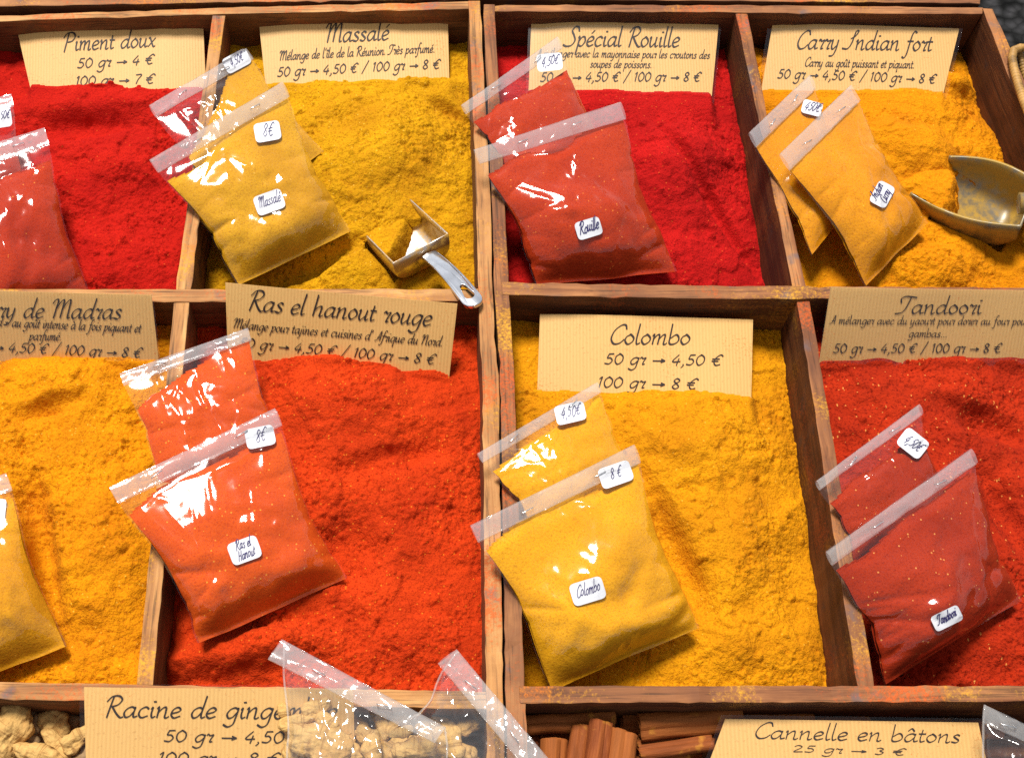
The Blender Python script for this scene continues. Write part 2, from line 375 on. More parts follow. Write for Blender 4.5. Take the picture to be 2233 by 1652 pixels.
board('divider', [(-320, 1478), (0, 1485), (310, 1491), (1062, 1506)], [(-325, 1514), (0, 1523), (310, 1530), (1062, 1545)], x, lb, -0.0004)
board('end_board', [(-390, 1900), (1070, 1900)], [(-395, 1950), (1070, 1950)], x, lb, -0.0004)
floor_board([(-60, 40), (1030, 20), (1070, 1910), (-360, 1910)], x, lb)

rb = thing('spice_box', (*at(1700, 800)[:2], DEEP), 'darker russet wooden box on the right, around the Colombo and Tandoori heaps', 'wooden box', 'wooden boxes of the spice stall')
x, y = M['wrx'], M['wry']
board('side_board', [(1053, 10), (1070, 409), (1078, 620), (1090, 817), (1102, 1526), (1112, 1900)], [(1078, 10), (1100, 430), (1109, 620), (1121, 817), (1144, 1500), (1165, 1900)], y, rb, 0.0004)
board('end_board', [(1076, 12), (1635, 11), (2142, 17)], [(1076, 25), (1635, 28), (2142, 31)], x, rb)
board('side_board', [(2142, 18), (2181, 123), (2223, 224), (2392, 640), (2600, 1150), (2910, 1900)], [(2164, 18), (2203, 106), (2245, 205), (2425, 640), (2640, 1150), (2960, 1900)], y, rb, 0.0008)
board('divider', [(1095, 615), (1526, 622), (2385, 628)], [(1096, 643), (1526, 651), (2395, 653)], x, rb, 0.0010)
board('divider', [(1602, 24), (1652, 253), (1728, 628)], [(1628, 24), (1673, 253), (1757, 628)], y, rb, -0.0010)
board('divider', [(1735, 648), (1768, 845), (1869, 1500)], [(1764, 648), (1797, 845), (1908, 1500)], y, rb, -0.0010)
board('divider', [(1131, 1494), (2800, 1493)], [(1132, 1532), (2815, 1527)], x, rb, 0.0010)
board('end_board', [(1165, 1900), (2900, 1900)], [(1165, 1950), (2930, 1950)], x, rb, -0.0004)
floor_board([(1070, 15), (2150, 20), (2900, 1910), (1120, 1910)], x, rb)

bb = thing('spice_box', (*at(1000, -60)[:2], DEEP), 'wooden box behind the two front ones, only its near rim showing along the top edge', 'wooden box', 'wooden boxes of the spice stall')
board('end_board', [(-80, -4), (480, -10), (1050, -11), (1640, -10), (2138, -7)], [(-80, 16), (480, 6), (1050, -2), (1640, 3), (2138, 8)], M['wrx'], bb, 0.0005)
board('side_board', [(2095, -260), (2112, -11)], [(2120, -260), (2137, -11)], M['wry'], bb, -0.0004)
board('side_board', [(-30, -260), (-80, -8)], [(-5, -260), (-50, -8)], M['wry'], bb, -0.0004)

# ------------------------------------------------------------------ cards: planes first (heaps are kept clear of them)
CARDS = []
def card_plane(TL, TR, BL, zt, zb):
    A, B, D = at(*TL, zt), at(*TR, zt), at(*BL, zb)
    n = unit(np.cross(B - A, D - A)); n = n if n[2] > 0 else -n
    return A, n
def card(title, TL, TR, BR, BL, zt, zb, ext, lam, label, lines, drop=0.0):
    p0, n = card_plane(TL, TR, BL, zt / 100, zb / 100)
    CARDS.append(dict(q=[TL, TR, BR, BL], p0=p0, n=n, title=title, ext=ext, lam=lam, label=label, lines=lines))

PR = '50 gr → 4,50 € / 100 gr → 8 €'
card('Piment doux', (38, 69), (443, 50), (449, 192), (66, 189), -1.3, -2.5, 40, 0,
     'kraft card reading Piment doux in the bright red powder, left of the Massalé card',
     [('Piment doux', 140, 115, 340, 105, 19), ('50 gr → 4 €', 169, 152, 337, 143, 13.5), ('100 gr → 7 €', 165, 190, 338, 186, 13.5)])
card('Massalé', (565, 56), (976, 38), (979, 172), (579, 186), -1.3, -2.6, 30, 0,
     'kraft card reading Massalé in the mustard yellow powder under the back rim',
     [('Massalé', 709, 97, 848, 90, 20.5), ("Mélange de l'île de la Réunion. Très parfumé.", 609, 135, 948, 117, 10.5), (PR, 604, 170, 959, 152, 13)])
card('Spécial Rouille', (1158, 50), (1566, 55), (1552, 200), (1152, 198), -1.2, -2.6, 30, 6,
     'laminated kraft card reading Spécial Rouille in the crimson powder, partly behind a bag',
     [('Spécial Rouille', 1231, 104, 1480, 105, 21), ('A mélanger avec la mayonnaise pour les croutons des', 1168, 127, 1546, 130, 9.5),
      ('soupes de poissons.', 1285, 150, 1420, 151, 9.5), (PR, 1176, 180, 1526, 180, 13)])
card('Carry Indian fort', (1684, 53), (2091, 63), (2056, 202), (1660, 194), -1.2, -2.6, 30, 9,
     'laminated kraft card reading Carry Indian fort in the top right compartment',
     [('Carry Indian fort', 1733, 109, 2030, 113, 20), ('Carry au goût puissant et piquant.', 1752, 147, 1992, 151, 10), (PR, 1693, 172, 2038, 184, 13)])
card('Carry de Madras', (-150, 628), (330, 643), (346, 784), (-168, 778), 0.9, -2.4, 40, 4,
     'kraft card reading de Madras, cut by the left edge, leaning on the box rim',
     [('Carry de Madras', -72, 689, 265, 695, 21), ('d » au goût intense à la fois piquant et', -4, 709, 307, 724, 11),
      ('parfumé.', 65, 740, 136, 741, 11), (PR, -94, 761, 309, 779, 14)])
card('Ras el hanout rouge', (491, 616), (997, 662), (980, 815), (497, 775), 0.9, -2.4, 40, 0,
     'tilted kraft card reading Ras el hanout rouge, leaning on the middle rim',
     [('Ras el hanout rouge', 540, 675, 940, 710, 22), ("Mélange pour tajines et cuisines d' Afrique du Nord.", 508, 714, 965, 754, 11), (PR, 520, 756, 948, 793, 14)])
card('Colombo', (1177, 685), (1641, 697), (1637, 860), (1171, 850), -1.4, -2.8, 40, 0,
     'kraft card reading Colombo standing in the orange yellow powder of the right box',
     [('Colombo', 1325, 752, 1503, 752, 21), ('50 gr → 4,50 €', 1315, 795, 1572, 798, 15), ('100 gr → 8 €', 1300, 845, 1518, 850, 15)])
card('Tandoori', (1811, 626), (2320, 634), (2336, 782), (1787, 776), 0.9, -2.4, 40, 3,
     'kraft card reading Tandoori, cut by the right edge, above the dark red powder',
     [('Tandoori', 1955, 682, 2137, 683, 19), ('A mélanger avec du yaourt pour dorer au four poulet,', 1808, 705, 2258, 707, 9.5),
      ('gambas...', 1978, 733, 2063, 734, 9.5), (PR, 1814, 768, 2180, 767, 13)])
card('Racine de gingembre', (183, 1497), (770, 1502), (776, 1740), (190, 1740), 1.1, -1.0, 0, 10,
     'kraft card reading Racine de gingembre, standing before the bottom rim beside the ginger roots',
     [('Racine de gingembre', 228, 1561, 735, 1566, 23), ('50 gr → 4,50 €', 357, 1614, 665, 1618, 16.5), ('100 gr → 8 €', 344, 1662, 610, 1664, 16.5)])
card('Cannelle en bâtons', (1581, 1566), (2133, 1574), (2170, 1745), (1520, 1730), -1.4, -2.2, 0, 10,
     'laminated kraft card reading Cannelle en bâtons lying over the cinnamon sticks',
     [('Cannelle en bâtons', 1640, 1608, 2092, 1618, 17.6), ('25 gr → 3 €', 1724, 1637, 1972, 1645, 9.5)])

# ------------------------------------------------------------------ bags: their lie, measured (z in cm over the rims)
BAGS = [
 # key, label, TL, TR, BR, BL, z4, puff(cm), fill(0 top..1), powder
 ('piment', 'small clear bag of red pepper at the left edge, tucked behind a larger one', (-200, 270), (24, 207), (78, 480), (-150, 560), (0.9, 0.7, -1.8, -1.5), 0.9, 0.45),
 ('piment', 'larger clear bag of red pepper cut by the left edge, below the Piment doux card', (-170, 365), (96, 281), (200, 650), (-60, 775), (2.0, 1.3, -2.6, -2.4), 1.6, 0.22),
 ('massale', 'smaller Massalé bag lying behind, its clear top crossing the wooden divider', (326, 233), (534, 110), (705, 330), (480, 480), (1.3, 0.5, -1.6, -0.8), 0.9, 0.28),
 ('massale', 'large mustard yellow Massalé bag priced 8€, in front of the smaller one', (327, 350), (613, 183), (764, 505), (518, 622), (2.1, 1.1, -2.3, -1.8), 1.7, 0.16),
 ('rouille', 'small Rouille bag priced 4,50€ leaning against the Spécial Rouille card', (1005, 232), (1212, 84), (1330, 330), (1120, 420), (1.2, 0.5, -1.4, -0.9), 0.9, 0.25),
 ('rouille', 'large Rouille bag with a broad white glare, in the crimson powder', (1033, 328), (1349, 225), (1476, 594), (1168, 622), (2.0, 1.2, -2.5, -2.2), 1.7, 0.17),
 ('carry', 'orange Indian curry bag underneath, priced 450€, half hidden by another', (1630, 292), (1762, 166), (1875, 430), (1768, 555), (1.2, 0.4, -1.5, -1.3), 0.8, 0.10),
 ('carry', 'plump orange Indian curry bag on top, beside the grey metal scoop', (1697, 338), (1850, 189), (2022, 486), (1886, 624), (2.0, 1.0, -1.5, -2.2), 1.3, 0.10),
 ('madras', 'ochre Madras curry bag cut by the left edge, in the orange powder', (-230, 1125), (13, 1032), (146, 1408), (-90, 1500), (0.8, 0.6, -2.1, -2.2), 1.6, 0.22),
 ('ras', 'smaller orange Ras el hanout bag behind, under the tilted card', (263, 815), (538, 717), (622, 985), (350, 1080), (1.3, 0.7, -1.0, -0.4), 1.0, 0.22),
 ('ras', 'large orange Ras el hanout bag priced 8€ with its name sticker', (240, 1062), (596, 892), (757, 1260), (432, 1403), (2.3, 1.3, -2.2, -1.3), 1.9, 0.17),
 ('colombo', 'small Colombo bag priced 4,50€ behind the bigger Colombo bag', (1039, 990), (1297, 836), (1405, 1050), (1172, 1185), (1.2, 0.4, -1.0, -0.3), 0.9, 0.20),
 ('colombo', 'large yellow Colombo bag priced 8 €, nearest the bottom rim of the right box', (1026, 1144), (1379, 970), (1524, 1368), (1200, 1506), (2.3, 1.3, -2.2, -2.0), 1.9, 0.15),
 ('tandoori', 'small Tandoori bag priced 4,50€ with an upended sticker, behind the other', (1776, 1049), (1998, 883), (2085, 1110), (1860, 1235), (1.1, 0.4, -1.1, -0.6), 0.9, 0.28),
 ('tandoori', 'large dark red Tandoori bag lying against the divider, name sticker low on it', (1799, 1200), (2111, 979), (2226, 1308), (1928, 1492), (2.0, 1.2, -2.2, -2.2), 1.7, 0.17),
]
BQ = []
for b in BAGS:
    BQ.append([at(*p, z / 100) for p, z in zip(b[2:6], b[6])])

# ------------------------------------------------------------------ scoops: where their rims lie
z0 = -0.012; zz = -0.008
sRL, sRR = at(1574 / 1.835, 1051 / 1.835, z0), at(1791 / 1.835, 935 / 1.835, z0)
sFL, sFR = at(1466 / 1.835, 942 / 1.835, z0 - 0.010), at(1640 / 1.835, 797 / 1.835, z0 - 0.012)
bFL, bFR = at(1985, 420, zz - 0.012), at(2069, 341, zz - 0.006); bRL, bRR = at(2225, 492, zz + 0.002), at(2262, 395, zz + 0.004)
SCOOPS = [dict(key='massale', rim=(sFL, sRL, sRR, sFR), depth=0.021, tip=0.75, qb=(0.06, 0.72, 1.1), pile=(0.10, 0.42, 0.10)),
          dict(key='carry', rim=(bFL, bRL, bRR, bFR), depth=0.034, tip=0.45, bow=0.007, qb=(0.42, 0.30, 1.6), pile=(0.06, 0.16, 0.16))]
# ------------------------------------------------------------------ spice heaps
def cap_to_quad(P, Z, Q, margin):
    """keep the powder below a lying bag or card (Q: 4 world corners)"""
    for tri in ((0, 1, 2), (0, 2, 3)):
        a, b, c = (Q[i] for i in tri)
        d = (b[0] - a[0]) * (c[1] - a[1]) - (c[0] - a[0]) * (b[1] - a[1])
        u = ((P[..., 0] - a[0]) * (c[1] - a[1]) - (c[0] - a[0]) * (P[..., 1] - a[1])) / d
        v = ((b[0] - a[0]) * (P[..., 1] - a[1]) - (P[..., 0] - a[0]) * (b[1] - a[1])) / d
        m = (u >= 0) & (v >= 0) & (u + v <= 1)
        zz = a[2] + u * (b[2] - a[2]) + v * (c[2] - a[2]) - margin
        Z = np.where(m & (Z > zz), zz, Z)
    return Z
def heap(key, quad, zc, hump, seed, feats, label, crumb=1.0):
    """zc: cm at TL,TR,BR,BL; feats: (px,py,ru,rv,dz cm, angle deg) bumps (+) and dents (-)"""
    W = [at(*p, 0) for p in quad]
    wu = np.linalg.norm(W[1] - W[0]); wv = np.linalg.norm(W[3] - W[0])
    nu = int(wu / 0.00075); nv = int(wv / 0.00075)
    u, v = np.meshgrid(np.linspace(-0.006, 1.006, nu), np.linspace(-0.006, 1.006, nv), indexing='ij')
    U, Vv = u[..., None], v[..., None]
    P = (W[0] * (1 - U) + W[1] * U) * (1 - Vv) + (W[3] * (1 - U) + W[2] * U) * Vv
    X, Y = P[..., 0], P[..., 1]
    z = (zc[0] * (1 - u) + zc[1] * u) * (1 - v) + (zc[3] * (1 - u) + zc[2] * u) * v
    z = z + hump * 1.1 * np.clip(np.sin(np.pi * np.clip(u, 0, 1)), 0, 1) ** 0.7 * np.clip(np.sin(np.pi * np.clip(v, 0.0, 1)), 0, 1) ** 0.8
    big = fbm(X * 28, Y * 28, 3, seed) - 0.5
    z = z + 1.0 * big
    # slips: little terraces where powder has been dug
    tz = fbm(X * 60 + 5, Y * 60, 3, seed + 7)
    z = z + 0.16 * smooth(0.42, 0.58, tz) + 0.07 * smooth(0.56, 0.58, fbm(X * 70, Y * 70, 3, seed + 9))
    for (px, py, ru, rv, dz, ang) in feats:
        dz *= 1.5; c = at(px, py, -0.028); ca, sa = math.cos(R(ang)), math.sin(R(ang))
        dx = (X - c[0]) * 100; dy = (Y - c[1]) * 100
        wob = 1 + 0.5 * (fbm(X * 120, Y * 120, 2, seed + 3) - 0.5)
        e = ((dx * ca + dy * sa) / ru) ** 2 + ((-dx * sa + dy * ca) / rv) ** 2
        z = z + dz * np.exp(-(e * wob) ** 1.6)
    rough = smooth(0.45, 0.70, fbm(X * 34 + 9, Y * 34, 3, seed + 21))
    cr = fbm(X * 400, Y * 400, 3, seed + 40, 0.6); cl = fbm(X * 640, Y * 640, 2, seed + 50)
    crack = 1 - np.abs(2 * fbm(X * 170, Y * 170, 4, seed + 60, 0.6) - 1)
    z = z + crumb * ((0.03 + 0.18 * rough) * (cr - 0.5) + (0.04 + 0.09 * rough) * (cl - 0.5)
                     - (0.02 + 0.14 * rough) * smooth(0.93, 0.99, crack))
    rq = np.random.default_rng(seed); gx = (nu - 1) / wu; 
    for _ in range(110):
        ci, cj = rq.integers(4, nu - 4), rq.integers(4, nv - 4); r_ = rq.uniform(0.8, 2.6) / 1000 * (1.5 if rq.random() < 0.12 else 1); k_ = int(r_ / 0.00075) + 2
        i0, i1, j0, j1 = max(ci - k_, 0), min(ci + k_ + 1, nu), max(cj - k_, 0), min(cj + k_ + 1, nv)
        dd = np.sqrt((X[i0:i1, j0:j1] - X[ci, cj]) ** 2 + (Y[i0:i1, j0:j1] - Y[ci, cj]) ** 2) / r_
        z[i0:i1, j0:j1] += 100 * r_ * 0.75 * np.sqrt(np.clip(1 - dd ** 2, 0, 1)) * (0.7 + 0.6 * cl[i0:i1, j0:j1])
    z = z / 100
    for cdd in CARDS:
        n = cdd['n']; q = [on_plane(*p, cdd['p0'], n) for p in cdd['q']]
        eu = q[2] - q[3]; ew = q[3] - q[0]; Lw = np.linalg.norm(ew[:2]); det = eu[0] * ew[1] - eu[1] * ew[0]
        rx, ry = X - q[3][0], Y - q[3][1]
        uu = (rx * ew[1] - ry * ew[0]) / det; ww = (eu[0] * ry - eu[1] * rx) / det * Lw * 100      # cm below the visible foot
        bound = 0.70 * (fbm(uu * 5 + seed, uu * 0 + 2.5, 3, seed + 80) - 0.45) - 0.02
        zp = cdd['p0'][2] - (n[0] * (X - cdd['p0'][0]) + n[1] * (Y - cdd['p0'][1])) / n[2]
        inside = (uu > -0.012) & (uu < 1.012) & (ww < bound) & (ww > -Lw * 100 - 0.6)
        z = np.where(inside & (z > zp - 0.0014), zp - 0.0014, z)
        if cdd['ext'] > 0:
            wt = smooth(-0.04, 0.02, uu) * (1 - smooth(0.98, 1.04, uu)) * (1 - smooth(1.2, 3.2, ww - bound)) * (ww >= bound)
            tgt = zp + 0.0014 + 0.0022 * smooth(0, 0.5, ww - bound) + 0.002 * (fbm(X * 90, Y * 90, 2, seed + 81) - 0.3) * smooth(0, .3, ww - bound) + 0.0025 * np.clip(ww - bound - 0.6, 0, 3)
            tgt = np.minimum(tgt, -0.008)
            z = np.where(z < tgt, z + (tgt - z) * wt, z)
    for q in BQ:
        z = cap_to_quad(P, z, q, 0.003)
    for sc in SCOOPS:
        if sc['key'] != key: continue
        FL, RL, RR_, FR = sc['rim']; d = ((FL + FR) - (RL + RR_)) / 2; mid = (RL + RR_) / 2
        det = None; L2 = d[0] ** 2 + d[1] ** 2
        qq = ((X - mid[0]) * d[0] + (Y - mid[1]) * d[1]) / L2
        qc = np.clip(qq, 0, 1); lx, ly = RL[0] + (FL[0] - RL[0]) * qc, RL[1] + (FL[1] - RL[1]) * qc; wx, wy = RR_[0] + (FR[0] - RR_[0]) * qc - lx, RR_[1] + (FR[1] - RR_[1]) * qc - ly
        aa = ((X - lx) * wx + (Y - ly) * wy) / (wx * wx + wy * wy)
        rimz = (RL[2] + RR_[2]) / 2 + ((FL[2] + FR[2]) / 2 - (RL[2] + RR_[2]) / 2) * np.clip(qq, 0, 1.3); dep = sc['depth']
        tipf = 1 - (1 - sc['tip']) * np.clip(qq, 0, 1) ** 1.5
        floor_ = rimz - dep * 1.08 * tipf - 0.0015
        ins = (aa > -0.02) & (aa < 1.02) & (qq > -0.03) & (qq < 0.88 - 0.15 * smooth(0.7, 1.0, aa))
        z = np.where(ins, np.minimum(z, floor_), z)
        near = ((aa > -0.6) & (aa <= 0.0) & (qq > -0.45) & (qq < 0.8)) | ((qq > -0.45) & (qq <= 0) & (aa > -0.6) & (aa < 1.1))
        lim = rimz - dep * (0.80 - 0.30 * np.clip(qq, 0, 1)) + 0.018 * np.clip(-aa / 0.6, 0, 1) + 0.014 * np.clip(-qq / 0.45, 0, 1)
        z = np.where(near & (z > lim), lim, z)
    z = np.maximum(z, DEEP + 0.012)
    P = np.stack([X, Y, z], -1).reshape(-1, 3)
    return solo('spice_heap', P, grid_faces(nu, nv, flip=True), M[key], label, 'spice powder', 'open heaps of ground spice')

heap('piment', [(-40, 49), (463, 31), (384, 632), (-150, 632)], (-3.2, -3.2, -4.2, -3.6), 1.2, 11,
     [(185, 275, 4.2, 1.3, -0.9, 8), (180, 225, 6, 1.2, 0.2, 4), (250, 440, 3, 2.5, -0.5, 0), (330, 250, 2, 1, 0.4, 0), (230, 186, 1.6, 0.5, 0.5, 3)],
     'bright red sweet pepper heap around the Piment doux card')
heap('massale', [(490, 31), (1026, 20), (1045, 630), (415, 632)], (-3.3, -3.2, -4.0, -4.4), 1.5, 23,
     [(840, 330, 4, 3.5, 0.7, 0), (700, 560, 3.5, 0.7, -0.7, 28), (950, 185, 2.5, 0.7, 0.3, 5), (950, 225, 2.0, 0.5, -0.5, -35)],
     'mustard yellow powder heap around the Massalé card')
heap('rouille', [(1077, 25), (1606, 27), (1731, 625), (1108, 618)], (-3.3, -3.6, -5.0, -4.4), 1.3, 37,
     [(1480, 350, 3, 4, 0.8, -30), (1545, 420, 0.5, 6, -0.6, 28), (1350, 215, 4, 0.8, 0.1, 0)],
     'crimson powder heap around the Spécial Rouille card')
heap('carry', [(1627, 28), (2144, 31), (2388, 630), (1755, 630)], (-3.4, -4.0, -4.2, -4.4), 1.6, 41,
     [(1990, 340, 3, 2, 0.8, -25), (2080, 180, 1.5, 1.0, 0.9, 0), (2000, 590, 4, 1.5, 0.4, 10), (1665, 180, 1.6, .8, .8, 0)],
     'orange yellow powder heap around the Carry Indian fort card')
heap('madras', [(-160, 656), (381, 656), (300, 1492), (-330, 1486)], (-3.2, -3.2, -3.6, -3.8), 1.3, 59,
     [(130, 840, 4, 2, 0.4, 0), (110, 905, 2.2, 0.6, -0.5, 20), (90, 1180, 0.9, 5.0, -0.9, 18), (230, 1180, 2.5, 4, 0.6, 0), (200, 810, 6, 1.0, 0.15, 0)],
     'orange curry heap around the de Madras card at the left edge', 1.25)
heap('ras', [(411, 656), (1048, 657), (1059, 1508), (331, 1492)], (-3.2, -3.2, -3.6, -3.9), 1.5, 61,
     [(760, 860, 5, 2.5, 0.6, 0), (850, 1010, 3.5, 0.8, -0.5, 15), (760, 1200, 1.6, 2.0, -0.7, 0), (520, 1420, 4.5, 1.0, 0.9, 8), (740, 800, 3, .6, .3, 0)],
     'orange red powder heap around the Ras el hanout rouge card')
heap('colombo', [(1107, 643), (1736, 651), (1873, 1496), (1141, 1496)], (-3.3, -3.9, -4.6, -4.4), 1.4, 73,
     [(1530, 960, 3.5, 3, 0.7, 0), (1590, 1160, 2.5, 3, 0.5, 0), (1470, 1190, 0.8, 4.5, -0.9, 20), (1650, 1400, 3, 1.5, 0.4, 0), (1400, 880, 6, .8, .1, 0)],
     'orange yellow powder heap around the Colombo card')
heap('tandoori', [(1762, 651), (2396, 652), (2590, 1496), (1905, 1496)], (-3.2, -3.4, -4.4, -4.6), 1.5, 89,
     [(2150, 930, 3.0, 1.0, -0.7, -25), (2020, 850, 5, 2, 0.3, 0), (2190, 1120, 0.9, 3, -0.7, 20), (2050, 790, 3, .6, .25, 0)],
     'dark red coarse powder heap around the Tandoori card', 1.2)

def mound(sc, label, seed):
    FL, RL, RR_, FR = sc['rim']; dep = sc['depth']; wA = np.linalg.norm(RR_ - RL); wQ = np.linalg.norm((FL + FR - RL - RR_) / 2)
    na, nq = int(1.3 * wA / 0.0007), int(1.9 * wQ / 0.0007)
    a, f = np.meshgrid(np.linspace(0, 1, na), np.linspace(0, 1, nq), indexing='ij')
    qb = sc['qb'][0] + sc['qb'][1] * a ** sc['qb'][2]
    q = qb + f * (1.9 - qb)
    A = 0.5 + (a - 0.5) * (0.99 + 2 * sc.get('bow', 0) * np.sin(np.pi * np.clip(q, 0, 1)) / wA + 0.75 * smooth(0.95, 1.3, q)); qc = np.clip(q, 0, 1)[..., None]; Aw = A[..., None]
    L_ = RL + (FL - RL) * qc; R_ = RR_ + (FR - RR_) * qc; over = np.clip(q - 1, 0, 2)[..., None]
    P = L_ + (R_ - L_) * Aw + ((FL + FR - RL - RR_) / 2) * over
    jag = 0.06 * (fbm(P[..., 0] * 240, P[..., 1] * 240, 3, seed) - 0.5)
    rimz = (RL[2] + RR_[2]) / 2 + ((FL[2] + FR[2]) / 2 - (RL[2] + RR_[2]) / 2) * np.clip(q, 0, 1.2)
    c0, c1, hp = sc['pile']; floor_ = rimz - dep * 1.0 * (1 - (1 - sc['tip']) * np.clip(q, 0, 1) ** 1.5) - 0.001
    top = rimz - dep * (c0 + c1 * a) + dep * hp * np.sin(np.pi * a)
    e = smooth(0.0, 0.30, q - qb + jag) ** 0.7
    z = floor_ + (top - floor_) * e
    lat = smooth(0.36, 0.52, np.abs(a - 0.5)) * smooth(0.95, 1.2, q)
    z = z - np.clip(q - 1.0, 0, 2) ** 1.3 * dep * 1.1 - lat * 0.022 - 0.03 * smooth(1.65, 1.9, q)
    X, Y = P[..., 0], P[..., 1]
    z = z + (0.0024 * (fbm(X * 150, Y * 150, 3, seed + 1) - 0.5) + 0.0016 * (fbm(X * 420, Y * 420, 3, seed + 2) - 0.5)) * e
    solo('powder_mound', np.stack([X, Y, z], -1).reshape(-1, 3), grid_faces(na, nq), M[sc['key']], label, 'spice powder')
mound(SCOOPS[0], 'mound of mustard yellow powder filling the mouth of the small shiny scoop', 131)
mound(SCOOPS[1], 'crumbly mound of orange powder in the mouth of the large grey scoop', 137)

# ------------------------------------------------------------------ lettering: a pen-drawn alphabet (x-height 1)
BOWL = [(0.72, 0.88), (0.5, 1.0), (0.22, 0.8), (0.08, 0.4), (0.2, 0.03), (0.45, 0.12), (0.68, 0.55)]
CC = [(0.66, 0.85), (0.45, 1.0), (0.15, 0.75), (0.08, 0.3), (0.28, 0.0), (0.66, 0.18)]
EE = [(0.12, 0.42), (0.5, 0.58), (0.62, 0.82), (0.42, 1.0), (0.15, 0.75), (0.08, 0.3), (0.28, 0.0), (0.66, 0.18)]
AA = [BOWL, [(0.76, 1.0), (0.68, 0.45), (0.72, 0.05), (0.95, 0.15)]]
UU = [[(0.02, .85), (0.14, 1.0), (0.1, 0.3), (0.25, 0.0), (0.55, 0.4)], [(0.64, 1.0), (0.58, 0.3), (0.66, 0.02), (0.85, 0.15)]]
def dot(x, y, r=0.06): return [(x - r, y), (x + r, y + r * 0.3)]
ACU = [(0.36, 1.3), (0.62, 1.65)]; GRA = [(0.3, 1.65), (0.5, 1.3)]; CIR = [(0.2, 1.3), (0.42, 1.62), (0.62, 1.3)]
